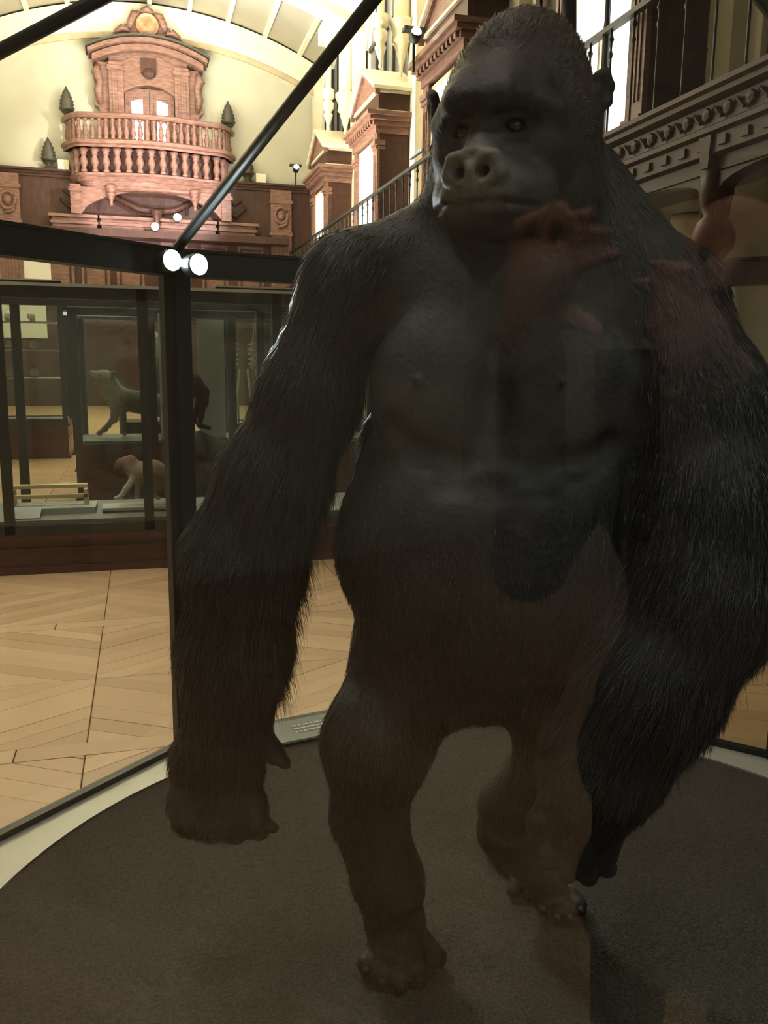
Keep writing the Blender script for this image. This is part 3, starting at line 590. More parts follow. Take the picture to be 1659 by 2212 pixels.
# ================================================================== organic bodies: signed distance fields -> one continuous mesh
def P(px, py, k): return CAM+(FW+RT*(px-CX)/F-UP*(py-CY)/F)*k
def G(px, py, z): d = FW+RT*(px-CX)/F-UP*(py-CY)/F; return CAM+d*((z-CAM[2])/d[2])
def axis_coords(lo, hi, step, fine):
    out = [lo]
    while out[-1] < hi:
        x = out[-1]; st = step
        for a, b, s in fine:
            if a-.02 <= x <= b+.02: st = min(st, s)
        out.append(x+st)
    return np.array(out, dtype=np.float32)
class Field:
    def __init__(s, xs, ys, zs): s.x, s.y, s.z = xs, ys, zs; s.d = np.full((len(xs), len(ys), len(zs)), 1.0, np.float32)
    def region(s, lo, hi, pad):
        sl = []
        for c, a, b in ((s.x, lo[0], hi[0]), (s.y, lo[1], hi[1]), (s.z, lo[2], hi[2])):
            i = max(0, np.searchsorted(c, a-pad)-1); j = min(len(c), np.searchsorted(c, b+pad)+1); sl.append(slice(i, j))
        return tuple(sl), s.x[sl[0]][:, None, None], s.y[sl[1]][None, :, None], s.z[sl[2]][None, None, :]
    def mix(s, sl, d, k, op):
        a = s.d[sl]
        if op == 'add':
            h = np.clip(k-np.abs(a-d), 0, None)/k; s.d[sl] = np.minimum(a, d)-h*h*k*.25
        else:
            h = np.clip(k-np.abs(a+d), 0, None)/k; s.d[sl] = np.maximum(a, -d)+h*h*k*.25
    def cap(s, a, b, ra, rb, k=.03, op='add'):
        a = np.asarray(a, float); b = np.asarray(b, float); r = max(ra, rb); lo = np.minimum(a, b)-r; hi = np.maximum(a, b)+r
        sl, X, Y, Z = s.region(lo, hi, k+.02)
        ab = b-a; L = max(ab@ab, 1e-9); t = np.clip(((X-a[0])*ab[0]+(Y-a[1])*ab[1]+(Z-a[2])*ab[2])/L, 0, 1)
        d = np.sqrt((X-a[0]-t*ab[0])**2+(Y-a[1]-t*ab[1])**2+(Z-a[2]-t*ab[2])**2)-(ra+(rb-ra)*t)
        s.mix(sl, d.astype(np.float32), k, op)
    def ell(s, c, r, k=.03, op='add', rot=None):
        c = np.asarray(c, float); r = np.asarray(r, float); m = max(r)
        ext = r if rot is None else np.sqrt(((np.asarray(rot)*r[None, :])**2).sum(1))
        sl, X, Y, Z = s.region(c-ext, c+ext, k+.02); X = X-c[0]; Y = Y-c[1]; Z = Z-c[2]
        if rot is not None: q = np.asarray(rot).T; X, Y, Z = (q[i, 0]*X+q[i, 1]*Y+q[i, 2]*Z for i in range(3))
        k0 = np.sqrt((X/r[0])**2+(Y/r[1])**2+(Z/r[2])**2); k1 = np.sqrt((X/r[0]**2)**2+(Y/r[1]**2)**2+(Z/r[2]**2)**2)
        s.mix(sl, (k0*(k0-1)/np.maximum(k1, 1e-6)).astype(np.float32), k, op)
    def mesh(s):
        d = s.d; neg = d < 0; nx, ny, nz = (n-1 for n in d.shape)
        cnt = np.zeros((nx, ny, nz), np.int8)
        for i in (0, 1):
            for j in (0, 1):
                for k in (0, 1): cnt += neg[i:i+nx, j:j+ny, k:k+nz]
        act = (cnt > 0) & (cnt < 8); I, J, K = np.nonzero(act); idx = np.full((nx, ny, nz), -1, np.int32); idx[I, J, K] = np.arange(len(I))
        acc = np.zeros((len(I), 3)); num = np.zeros(len(I)); ax = (s.x, s.y, s.z)
        cs = [(i, j, k) for i in (0, 1) for j in (0, 1) for k in (0, 1)]
        for a in cs:
            for b in cs:
                if sum(abs(p-q) for p, q in zip(a, b)) != 1 or a > b: continue
                da = d[I+a[0], J+a[1], K+a[2]]; db = d[I+b[0], J+b[1], K+b[2]]; m = (da < 0) != (db < 0)
                t = np.where(m, da/np.where(m, da-db, 1), 0)
                for q, (base, crd) in enumerate(zip((I, J, K), ax)):
                    pa = crd[base+a[q]]; pb = crd[base+b[q]]; acc[:, q] += np.where(m, pa+(pb-pa)*t, 0)
                num += m
        V = acc/num[:, None]; Fs = []
        for q in range(3):
            n0 = [slice(None)]*3; n1 = [slice(None)]*3; n0[q] = slice(0, -1); n1[q] = slice(1, None)
            A, B = neg[tuple(n0)], neg[tuple(n1)]; e = np.argwhere(A != B); o1, o2 = [r for r in range(3) if r != q]
            e = e[(e[:, o1] > 0) & (e[:, o2] > 0) & (e[:, o1] < d.shape[o1]-1) & (e[:, o2] < d.shape[o2]-1)]
            def at(a, b):
                c = e.copy(); c[:, o1] -= a; c[:, o2] -= b; return idx[c[:, 0], c[:, 1], c[:, 2]]
            f = np.stack([at(0, 0), at(1, 0), at(1, 1), at(0, 1)], 1); fl_ = A[e[:, 0], e[:, 1], e[:, 2]]
            if q == 1: fl_ = ~fl_
            f[~fl_] = f[~fl_][:, ::-1]; Fs.append(f)
        return V, np.concatenate(Fs)
def npmesh(name, V, Fq, m, parent=None, col=None, off=None, smooth=True, loc=None):
    me = bpy.data.meshes.new(name); V = np.asarray(V, np.float32); n = Fq.shape[1]
    if off is not None: V = V-np.asarray(off, np.float32)
    me.vertices.add(len(V)); me.vertices.foreach_set('co', V.ravel()); me.loops.add(Fq.size); me.polygons.add(len(Fq))
    me.loops.foreach_set('vertex_index', Fq.ravel().astype(np.int32)); me.polygons.foreach_set('loop_start', np.arange(0, Fq.size, n, dtype=np.int32))
    me.update(calc_edges=True)
    if smooth: me.polygons.foreach_set('use_smooth', np.ones(len(Fq), bool))
    if col is not None:
        a = me.color_attributes.new('col', 'FLOAT_COLOR', 'POINT'); c = np.ones((len(V), 4), np.float32); c[:, :3] = col; a.data.foreach_set('color', c.ravel())
    me.validate()
    return link(name, me, m, parent, loc)
def vnormals(V, Fq):
    a, b, c, d = (V[Fq[:, i]] for i in range(4)); fn = np.cross(c-a, d-b); N = np.zeros_like(V)
    for i in range(4): np.add.at(N, Fq[:, i], fn)
    return N/np.maximum(np.linalg.norm(N, axis=1, keepdims=True), 1e-12), np.linalg.norm(fn, axis=1)/2
def strands(V, Fq, N, areas, count, length, flow, col, wid=.0012, lift=.35, droop=.4, jit=.25, curl=.0, seg=3, dens=None):
    """tapered hair blades on a quad mesh; length, flow and col are given per vertex"""
    wgt = areas*(length[Fq].mean(1) > .002)
    if dens is not None: wgt = wgt*dens[Fq].mean(1)
    fi = RNG.choice(len(Fq), count, p=wgt/wgt.sum()); u, v = RNG.random((2, count, 1)); q = Fq[fi]
    B = [(1-u)*(1-v), u*(1-v), u*v, (1-u)*v]
    g = lambda A: sum(B[i]*A[q[:, i]] for i in range(4))
    p = g(V); n = g(N); n /= np.linalg.norm(n, axis=1, keepdims=True); L = g(length[:, None])*RNG.uniform(.55, 1.25, (count, 1)); fw = g(flow)
    fw = fw+RNG.normal(0, jit, fw.shape); fw -= n*(fw*n).sum(1, keepdims=True); fw /= np.maximum(np.linalg.norm(fw, axis=1, keepdims=True), 1e-6)
    c = g(col)*RNG.uniform(.35, 2.1, (count, 1)); d = fw+n*lift; d /= np.linalg.norm(d, axis=1, keepdims=True)
    side = np.cross(d, n+RNG.normal(0, .6, n.shape)); side /= np.maximum(np.linalg.norm(side, axis=1, keepdims=True), 1e-6)
    pts = [p-n*.002]; cur = d
    for i in range(seg):
        cur = cur+np.array([0, 0, -1.])*droop/seg+RNG.normal(0, curl, cur.shape)-n*(lift*.35/seg); cur = cur/np.linalg.norm(cur, axis=1, keepdims=True); pts.append(pts[-1]+cur*L/seg)
    w_ = wid*RNG.uniform(.6, 1.3, (count, 1)); nv = 2*seg+1; VV = np.empty((count, nv, 3), np.float32)
    for i in range(seg): t = w_*(1-i/seg*.55)/2; VV[:, 2*i] = pts[i]-side*t; VV[:, 2*i+1] = pts[i]+side*t
    VV[:, 2*seg] = pts[seg]; base = (np.arange(count)*nv)[:, None]; tr = []
    for i in range(seg-1): tr += [[2*i, 2*i+1, 2*i+3], [2*i, 2*i+3, 2*i+2]]
    tr += [[2*seg-2, 2*seg-1, 2*seg]]
    T3 = (base[:, None, :]+np.array(tr)[None]).reshape(-1, 3)
    return VV.reshape(-1, 3), T3, np.repeat(c, nv, axis=0)
def rotm(fwd):                                                   # columns: right (seen from the front), forward, up
    f = np.asarray(fwd, float); f /= np.linalg.norm(f); r = np.cross([0, 0, 1.], f); r /= np.linalg.norm(r); return np.stack([r, f, np.cross(f, r)], 1)

# ================================================================== display case around the gorilla (twelve-sided, glass roof)
VC, VR, VZ, RIMZ, APZ = np.array([.755, 1.56]), 1.42, .15, 1.735, 2.46
def vv(k, r=VR): a = R(117.3-30*k); return VC+r*np.array([cos(a), sin(a)])
vc = thing('display_case', 'large twelve-sided glass display case with black metal frame around the gorilla', 'display case', (VC[0], VC[1], 0))
OFF = np.array([VC[0], VC[1], 0])
def vbuild(n, mb, m, par=vc, smooth=False):
    mb.v = [(x-VC[0], y-VC[1], z) for x, y, z in mb.v] if par is not None else mb.v; return build(n, mb, m, par, smooth)
ring = [tuple(vv(k, VR+.03)) for k in range(12) if k != 8][::-1]
_e = vv(9)-vv(7); _e = _e/np.linalg.norm(_e); FN = np.array([_e[1], -_e[0]]); FN = FN if FN @ (VC-vv(7)) < 0 else -FN     # outward normal of the flat front
def flat(x, y, m=.0):
    d = (np.array([x, y])-vv(7)) @ FN+m
    return (x-FN[0]*d, y-FN[1]*d) if d > 0 else (x, y)
vbuild('plinth', MB().prism(ring, .0, .125), 'metal')
mb = MB(); n = 96; ins = []; outs = []
for i in range(n):
    a = 2*pi*i/n; ins.append((VC[0]+1.262*cos(a), VC[1]+1.262*sin(a)))
    ph = (math.degrees(a)-117.3) % 30-15; rr = VR*cos(R(15))/cos(R(ph)); outs.append((VC[0]+rr*cos(a), VC[1]+rr*sin(a)))
V = [(x, y, z) for z in (.125, .152) for q in (ins, outs) for x, y in q]; ins = [flat(x, y, .03) for x, y in ins]; outs = [flat(x, y, .0) for x, y in outs]
V = [(x, y, z) for z in (.125, .152) for q in (ins, outs) for x, y in q]; f = []
for i in range(n): j = (i+1) % n; f += [(i+2*n, i+3*n, j+3*n, j+2*n), (i, j, j+n, i+n), (i, i+2*n, j+2*n, j), (i+n, j+n, j+3*n, i+3*n)]
vbuild('base_ring', MB().add(V, f), 'grey')
# granular ground: gently uneven disc
gx = 120; V = []; f = []
for j in range(gx//2+1):
    r = 1.26*j/(gx//2)
    for i in range(gx):
        a = 2*pi*i/gx; x, y = flat(VC[0]+r*cos(a), VC[1]+r*sin(a), .032); V.append((x, y, .146+.005*(sin(x*9+y*5)*cos(y*11-x*3)+.6*sin(x*23)*sin(y*19))*min(1, (1.243-r)*6)))
for j in range(gx//2):
    for i in range(gx): f.append((j*gx+i, j*gx+(i+1) % gx, (j+1)*gx+(i+1) % gx, (j+1)*gx+i))
gd = vbuild('granular_ground', MB().add(V, f), 'sand', smooth=True); gd['kind'] = 'stuff'
gr = RNG.random((26000, 2)); ang = gr[:, 0]*2*pi; rad = 1.23*np.sqrt(gr[:, 1]); cx_, cy_ = rad*np.cos(ang), rad*np.sin(ang); s_ = RNG.uniform(.0012, .0034, 26000)
wx, wy = cx_+VC[0], cy_+VC[1]; hz = .146+.005*(np.sin(wx*9+wy*5)*np.cos(wy*11-wx*3)+.6*np.sin(wx*23)*np.sin(wy*19))*np.minimum(1, (1.243-rad)*6)
hz = np.where((wx-vv(7)[0])*FN[0]+(wy-vv(7)[1])*FN[1] > -.05, .10, hz)
tet = np.array([[1, 0, -.4], [-.5, .87, -.4], [-.5, -.87, -.4], [0, 0, 1]]); th = RNG.uniform(0, 6.28, 26000)
c_, s2 = np.cos(th)[:, None], np.sin(th)[:, None]; gv = np.stack([tet[:, 0]*c_-tet[:, 1]*s2, tet[:, 0]*s2+tet[:, 1]*c_, np.repeat(tet[None, :, 2], 26000, 0)], 2)*s_[:, None, None]
gv += np.stack([cx_, cy_, hz], 1)[:, None]
gf = (np.array([[0, 1, 3], [1, 2, 3], [2, 0, 3]])[None]+(np.arange(26000)*4)[:, None, None]).reshape(-1, 3)
o = npmesh('loose_grain', gv.reshape(-1, 3), gf, 'sand', vc, smooth=False); o['kind'] = 'stuff'
first = None
for k in range(12):
    a, b = vv(k), vv(k+1); t = (b-a)/np.linalg.norm(b-a); nrm = np.array([t[1], -t[0]]); ang = math.atan2(t[1], t[0])
    pm = T(a[0], a[1], 0, math.atan2(*(a-VC)[::-1]))
    if k in (7, 8): continue                                     # the front of the case is one wide flat pane
    if k % 3 == 0: vbuild('corner_post', MB().box(-.028, .004, -.046, .046, .152, RIMZ, pm).box(-.045, -.028, -.014, .014, .152, RIMZ, pm).box(.004, .012, -.026, .026, .152, RIMZ, pm), 'metal')
    L = np.linalg.norm(b-a); em = T(a[0], a[1], 0, ang)
    vbuild('top_rail', MB().box(0.0, L, -.03, .03, RIMZ-.035, RIMZ+.04, em).box(0.0, L, -.038, .038, RIMZ+.04, RIMZ+.048, em), 'metal')
    vbuild('bottom_rail', MB().box(.0, L, -.012, .018, .152, .17, em), 'metal')
    vbuild('glass_pane', MB().box(.035 if k % 3 == 0 else .001, L-(.035 if k % 3 == 2 else .001), .004, .010, .17, RIMZ-.035, em), 'glass')
a, b = vv(7), vv(9); em = T(a[0], a[1], 0, math.atan2(b[1]-a[1], b[0]-a[0])); L = np.linalg.norm(b-a)
vbuild('front_pane', MB().box(0, L, -.003, .003, .17, RIMZ-.035, em), 'glass')
vbuild('front_top_rail', MB().box(0, L, -.03, .03, RIMZ-.035, RIMZ+.04, em), 'metal')
vbuild('front_bottom_rail', MB().box(0, L, -.015, .015, .125, .17, em), 'metal')
for k in (0, 1.9, 3.5, 5.25, 7, 8.75, 10.25):
    q = VR*cos(R(15))/cos(R((k % 1)*30-15)); a = VC+(vv(k)-VC)/VR*q
    vbuild('roof_rod', MB().tube([(a[0], a[1], RIMZ+.03), tuple([*(VC+(a-VC)*.04), APZ+.01])], .0125 if k > 10 else .0165, 10), 'metal', smooth=True)
vbuild('roof_hub', MB().lathe([(.1, APZ-.03), (.1, APZ+.03), (.04, APZ+.06), (.01, APZ+.07)], 20, T(VC[0], VC[1], 0)), 'metal')
vbuild('finial_knob', MB().ball((VC[0], VC[1], APZ+.1), .035), 'metal')
# twin LED spots at the post
v0 = vv(0); iw = (VC-v0)/VR; sd = np.array([-iw[1], iw[0]])
for j, (px, py) in enumerate(((368, 563), (425, 572))):
    p_ = P(px, py, 2.555); s = thing('led_spotlight', 'round white glowing spotlight at the top of the case post, '+('left one of the pair' if j == 0 else 'right one of the pair'), 'lamp', tuple(p_), math.atan2(iw[1], iw[0]), 'twin spotlights on the case post')
    build('lamp_housing', MB().lathe([(.018, -.05), (.03, -.045), (.033, .0), (.033, .012)], 18, T(rx=0, ry=R(90))), 'metal', s, True)
    build('bracket', MB().box(-.085, -.03, -.008, .008, -.008, .008), 'metal', s)
    build('lens', MB().lathe([(.031, .0), (.030, .012), (.015, .017), (.0, .018)], 18, T(ry=R(90))), 'led', s, True)
    spot('led_beam', tuple(p_+np.array([iw[0], iw[1], 0])*.03), (.55, 1.5, 1.05), 22, 75, (.88, .97, 1), .03, .8)
# label panel on the far side of the ring
lc = G(662, 1574, .17); lb = thing('information_sign', 'grey label strip with lines of small pale lettering on the case ring', 'label', tuple(lc), math.atan2(*(vv(1)-vv(0))[::-1]))
build('plate', MB().add([(-.14, -.062, -.012), (.34, -.062, -.012), (.34, .05, .012), (-.14, .05, .012), (-.14, -.062, -.004), (.34, -.062, -.004), (.34, .05, .02), (-.14, .05, .02)], [(3, 2, 1, 0), (4, 5, 6, 7), (0, 1, 5, 4), (1, 2, 6, 5), (2, 3, 7, 6), (3, 0, 4, 7)]), 'label', lb)
tx = MB()
for ln in range(3):
    x = -.05
    y = .008-ln*.017
    while x < .31:
        L_ = random.uniform(.008, .03); zz = .0115+(y/.112)*.024; tx.add([(x, y, zz), (x+L_, y, zz), (x+L_, y+.007, zz+.0016), (x, y+.007, zz+.0016)], [(0, 1, 2, 3)]); x += L_+.006
build('lettering', tx, 'ink', lb, kind='stuff')
wl = G(1060, 1556, .16); wb = thing('specimen_card', 'pale card lying on the case ring behind the gorilla legs', 'card', tuple(wl), 0)
build('card', MB().box(-.06, .09, -.018, .018, -.006, .004), 'board', wb)

# ================================================================== GORILLA
HO = P(1108, 258, 1.50)                                          # centre of the head
tc = -HO[:2]/np.linalg.norm(HO[:2]); yaw = R(21)
lv = np.array([tc[1], -tc[0]])                                     # viewer's left
if lv @ RT[:2] > 0: lv = -lv
fh = tc*cos(yaw)+lv*sin(yaw); HR = rotm([fh[0], fh[1], -.06])
if HR[:, 0] @ RT < 0: HR[:, 0] *= -1                               # +x is the viewer's right
def H(x, y, z): return HO+HR @ np.array([x, y, z])
GO = np.array([.62, 1.58, .15])                                    # base of the gorilla
xs = axis_coords(-.12, 1.30, .0095, [(HO[0]-.19, HO[0]+.17, .0042), (.08, .30, .0075)])
ys_ = axis_coords(.95, 2.05, .0095, [(HO[1]-.24, HO[1]+.15, .0042)])
zs_ = axis_coords(.10, 2.16, .0095, [(HO[2]-.27, HO[2]+.25, .0042), (.12, .22, .006)])
fd = Field(xs, ys_, zs_)
PR = []                                                            # (a, b, radius, flow, hair length, colour, skin)
BLK, BRN, LEG, SKN, CRW = (.021, .0205, .019), (.030, .022, .016), (.030, .023, .016), (.050, .045, .042), (.050, .034, .025)
def cap(a, b, ra, rb, k=.04, hl=.03, fl=None, col=BLK, skin=0):
    a = np.asarray(a); b = np.asarray(b); fd.cap(a, b, ra, rb, k)
    d = (b-a)/max(np.linalg.norm(b-a), 1e-6) if fl is None else np.asarray(fl, float); PR.append((a, b, ra, rb, d, hl, col, skin))
def ell(c, r, k=.05, hl=.02, fl=(0, 0, -1), col=BLK, skin=0, rot=None):
    fd.ell(c, r, k, 'add', rot); PR.append((np.asarray(c), np.asarray(c), float(np.mean(r)), float(np.mean(r)), np.asarray(fl, float), hl, col, skin))
BF = rotm([-P(1080, 900, 1.6)[0], -P(1080, 900, 1.6)[1], 0])       # body frame facing the visitor
if BF[:, 0] @ RT < 0: BF[:, 0] *= -1
bell = lambda px, py, dk, r, **q: ell(P(px, py, dk), r, rot=BF, **q)
# trunk
bell(1085, 700, 1.70, (.235, .17, .26), hl=.012)
bell(1110, 560, 1.80, (.24, .17, .18), hl=.03, k=.08)
bell(1055, 1185, 1.70, (.305, .22, .27), hl=.022, k=.07)
bell(1080, 980, 1.72, (.283, .17, .20), hl=.022, k=.07)
bell(1290, 1000, 1.68, (.12, .14, .2), hl=.022, k=.06)
bell(1000, 1390, 1.78, (.215, .17, .16), hl=.028, k=.06)
bell(955, 830, 1.585, (.135, .065, .135), hl=.0, skin=1, k=.035)
bell(1200, 840, 1.575, (.14, .065, .135), hl=.0, skin=1, k=.035)
bell(1075, 640, 1.62, (.24, .085, .12), hl=.0, skin=1, k=.06)
bell(1080, 1300, 1.60, (.22, .12, .13), hl=.022, k=.06)
def surf(px, py):                                                   # depth of the skin along a line of sight
    for k in np.arange(1.2, 2.2, .004):
        p = P(px, py, k); i, j, l = np.searchsorted(fd.x, p[0]), np.searchsorted(fd.y, p[1]), np.searchsorted(fd.z, p[2])
        if i < len(fd.x) and j < len(fd.y) and l < len(fd.z) and fd.d[i, j, l] < 0: return k
    return 1.6
def crease(pts, r, k):
    q = [P(x, y, surf(x, y)-.002) for x, y in pts]
    for a, b in zip(q[:-1], q[1:]): fd.cap(a, b, r, r, k, 'sub')
for x, y in ((940, 900), (1190, 905)): bell(x, y, surf(x, y)+.055, (.115, .062, .085), hl=.0, skin=1, k=.03)
crease([(1072, 760), (1068, 860), (1066, 940)], .007, .05)
crease([(850, 930), (900, 975), (980, 1000), (1040, 990)], .010, .035); crease([(1095, 990), (1160, 1010), (1250, 1000), (1320, 960)], .010, .035); crease([(960, 1045), (1065, 1052), (1180, 1045)], .008, .04)
for nx_, ny_ in ((903, 822), (1214, 826)): cap(P(nx_, ny_, surf(nx_, ny_)+.004), P(nx_, ny_, surf(nx_, ny_)-.006), .009, .006, .006, 0, skin=1, col=(.06, .045, .04))
# neck and shoulders
cap(P(1150, 470, 1.68), P(1125, 300, 1.58), .125, .12, .07, .025, (0, 0, -1))
cap(P(960, 520, 1.68), P(770, 610, 1.66), .085, .09, .06, .03)
cap(P(1260, 500, 1.64), P(1440, 640, 1.60), .095, .095, .07, .03)
cap(P(1230, 420, 1.66), P(1290, 520, 1.64), .10, .10, .07, .03, col=(.03, .027, .024))
# gorilla's right arm (left in the picture)
A = [P(752, 618, 1.65), P(668, 850, 1.68), P(590, 1040, 1.72), P(530, 1200, 1.76), P(508, 1400, 1.80), P(492, 1540, 1.84)]; ra = [.092, .090, .102, .114, .106, .094]
for i in range(5): cap(A[i], A[i+1], ra[i], ra[i+1], .05, [.032, .04, .055, .06, .05][i])
hp = P(468, 1650, 1.86); ell(hp, (.108, .06, .095), k=.05, hl=.035, col=BRN, rot=BF); ell(P(466, 1740, 1.86), (.108, .055, .062), k=.03, hl=.028, col=BRN, rot=BF)
for j, (x, y) in enumerate(((398, 1732), (446, 1742), (497, 1744), (546, 1736))):
    a, b = P(x, y, 1.85), P(x+4, y+40, 1.83); c = P(x+14, y+58, 1.875); d = P(x+22, y+38, 1.91)
    cap(a, b, .028, .0265, .03, .022, col=BRN); cap(b, c, .0255, .022, .02, .010, col=BRN); cap(c, d, .020, .016, .008, 0, col=BRN, skin=1)
cap(P(556, 1778, 1.84), P(592, 1788, 1.82), .020, .012, .01, 0, col=SKN, skin=1)
cap(P(545, 1575, 1.84), P(590, 1625, 1.82), .034, .024, .02, .008, col=BRN); cap(P(590, 1625, 1.82), P(617, 1648, 1.80), .022, .014, .012, 0, col=BRN, skin=1)
# gorilla's left arm (right in the picture)
A = [P(1440, 655, 1.60), P(1515, 880, 1.56), P(1545, 1110, 1.52), P(1528, 1280, 1.50), P(1400, 1480, 1.52), P(1302, 1640, 1.57), P(1258, 1752, 1.62)]; ra = [.098, .115, .125, .122, .118, .104, .082]
for i in range(6): cap(A[i], A[i+1], ra[i], ra[i+1], .05, [.03, .036, .046, .05, .045, .03][i])
ell(P(1250, 1800, 1.64), (.075, .055, .055), k=.04, hl=.01, col=BLK, rot=BF)
for j, (x, y) in enumerate(((1180, 1812), (1224, 1838), (1268, 1844), (1310, 1826))):
    a, b, c, d = P(x, y-26, 1.63), P(x-2, y+22, 1.61), P(x+2, y+48, 1.66), P(x+6, y+30, 1.71)
    cap(a, b, .023, .021, .012, .004); cap(b, c, .0205, .018, .01, 0, skin=1, col=BLK); cap(c, d, .018, .015, .008, 0, skin=1, col=BLK)
cap(P(1195, 1730, 1.62), P(1160, 1775, 1.60), .026, .02, .02, .006); cap(P(1160, 1775, 1.60), P(1158, 1812, 1.61), .019, .013, .012, 0, skin=1, col=BLK)
# legs
cap(P(905, 1410, 1.80), P(815, 1600, 1.74), .125, .105, .06, .032, (0, 0, -1), LEG)
cap(P(815, 1600, 1.74), P(797, 1760, 1.80), .100, .076, .05, .026, None, LEG); cap(P(797, 1760, 1.80), P(838, 1900, 1.84), .076, .074, .03, .022, None, LEG)
cap(P(838, 1900, 1.84), P(855, 1985, 1.88), .070, .062, .03, .02, None, LEG)
ft = G(862, 2052, .205)
cap(P(850, 1990, 1.90), ft, .062, .052, .03, .010, None, LEG); cap(P(850, 2000, 1.93), G(850, 2000, .18), .05, .04, .02, .01, None, LEG)
for x0, y0, x1, y1, r in ((808, 2050, 788, 2088, .0155), (834, 2062, 822, 2112, .0175), (861, 2066, 862, 2122, .0185), (888, 2060, 902, 2108, .0185)):
    cap(G(x0, y0, .185), G(x1, y1-8, .185), r+.003, r+.001, .012, .002, None, BRN); cap(G(x1, y1-8, .183), G(x1+2, y1+8, .166), r+.001, r-.001, .006, 0, None, BRN, 1)
cap(G(905, 2030, .19), G(944, 2068, .174), .028, .022, .02, 0, None, BRN, 1)
cap(P(1130, 1420, 1.84), P(1230, 1590, 1.80), .115, .095, .06, .03, (0, 0, -1), LEG)
cap(P(1230, 1590, 1.80), P(1112, 1740, 1.92), .085, .07, .05, .022, None, LEG); cap(P(1105, 1740, 1.92), P(1092, 1795, 2.0), .07, .062, .03, .018, None, LEG)
h2 = G(1085, 1812, .20); b2_ = G(1185, 1925, .195)
cap(h2, b2_, .052, .042, .03, .012, None, LEG); cap(P(1092, 1795, 2.0), b2_, .06, .038, .03, .012, None, LEG)
for x0, y0, x1, y1, r in ((1168, 1930, 1172, 1958, .014), (1190, 1942, 1200, 1976, .0155), (1213, 1942, 1228, 1976, .016), (1232, 1932, 1252, 1960, .016)):
    cap(G(x0, y0, .185), G(x1, y1-6, .187), r+.003, r+.001, .012, 0, None, BRN, 1); cap(G(x1, y1-6, .185), G(x1+2, y1+6, .168), r+.001, r-.001, .006, 0, None, BRN, 1)
cap(G(1120, 1900, .19), G(1108, 1925, .172), .02, .017, .02, 0, None, BRN, 1)
# head
def Hf(x, y, z): return H(x, y, z*.80+.004 if (z < 0 and y > .03) else z)
hell = lambda x, y, z, r, k=.03, hl=.012, fl=(0, 0, 1), col=CRW, skin=0: ell(Hf(x, y, z), r, k=k, hl=hl, fl=HR @ np.array(fl, float), col=col, skin=skin, rot=HR)
def hcap(a, b, ra, rb, k=.02, hl=0, col=SKN, skin=1): cap(Hf(*a), Hf(*b), ra, rb, k, hl, HR @ np.array([0, -.6, .4]), col, skin)
hsub = lambda x, y, z, r, k=.012: fd.ell(Hf(x, y, z), r, k, 'sub', HR)
hell(0, -.02, .03, (.128, .118, .12), .04, .026, (0, -.5, .8)); hell(.008, -.05, .095, (.084, .105, .086), .06, .030, (0, -.6, .6))
hell(-.010, -.03, -.045, (.156, .10, .13), .05, .024, (0, -.3, -1), BLK); hell(-.014, -.025, -.13, (.158, .09, .09), .05, .026, (0, -.3, -1), BLK)
FB = (.024, .023, .025)
hell(0, .045, -.07, (.108, .075, .115), .03, 0, skin=1, col=FB)
BW = (.012, .012, .013); hcap((-.098, .076, -.020), (-.045, .130, .004), .023, .025, .015, 0, BW); hcap((-.045, .130, .004), (.045, .130, .004), .025, .025, .012, 0, BW); hcap((.045, .130, .004), (.098, .076, -.020), .025, .023, .015, 0, BW)
hell(0, .085, .035, (.085, .045, .035), .04, .008, (0, -.6, .6), (.03, .022, .017))
for s in (-1, 1):
    hsub(s*.046, .128, -.046, (.030, .024, .019), .015)
    hell(s*.078, .058, -.085, (.042, .045, .045), .03, 0, skin=1, col=FB)
    hcap((s*.062, .10, -.064), (s*.028, .118, -.066), .009, .010, .012, 0, FB)              # lower lid fold
    hcap((s*.060, .112, -.030), (s*.026, .122, -.030), .008, .008, .01, 0, FB)
for s in (-1, 1): fd.ell(Hf(s*.044, .112, -.046), (.0165, .022, .0105), .005, 'sub', HR)
hcap((0, .105, -.035), (0, .142, -.10), .020, .030, .025, 0, (.05, .048, .045))
NOS = (.21, .20, .165)  # nose lightened in its colour to stand for light falling on it
hell(0, .098, -.172, (.100, .080, .060), .03, 0, skin=1, col=(.075, .07, .062))
hell(0, .155, -.140, (.050, .038, .034), .018, 0, skin=1, col=NOS)
for s in (-1, 1):
    hcap((s*.010, .172, -.108), (s*.033, .176, -.118), .011, .013, .010, 0, NOS); hcap((s*.033, .176, -.118), (s*.043, .172, -.144), .013, .012, .010, 0, NOS)
    hcap((s*.043, .172, -.144), (s*.020, .180, -.166), .012, .009, .010, 0, NOS)
    hcap((s*.052, .120, -.165), (s*.084, .085, -.178), .022, .020, .03, 0, (.055, .052, .048))
hcap((0, .186, -.168), (0, .180, -.128), .006, .007, .010, 0, NOS)
for s in (-1, 1): fd.cap(Hf(s*.012, .200, -.158), Hf(s*.026, .196, -.132), .0085, .0155, .005, 'sub'); fd.cap(Hf(s*.020, .19, -.142), Hf(s*.020, .165, -.138), .010, .008, .008, 'sub')
hsub(0, .203, -.108, (.009, .022, .016), .012)
LIP = (.045, .043, .042)
hell(0, .090, -.222, (.078, .078, .034), .02, 0, skin=1, col=FB)
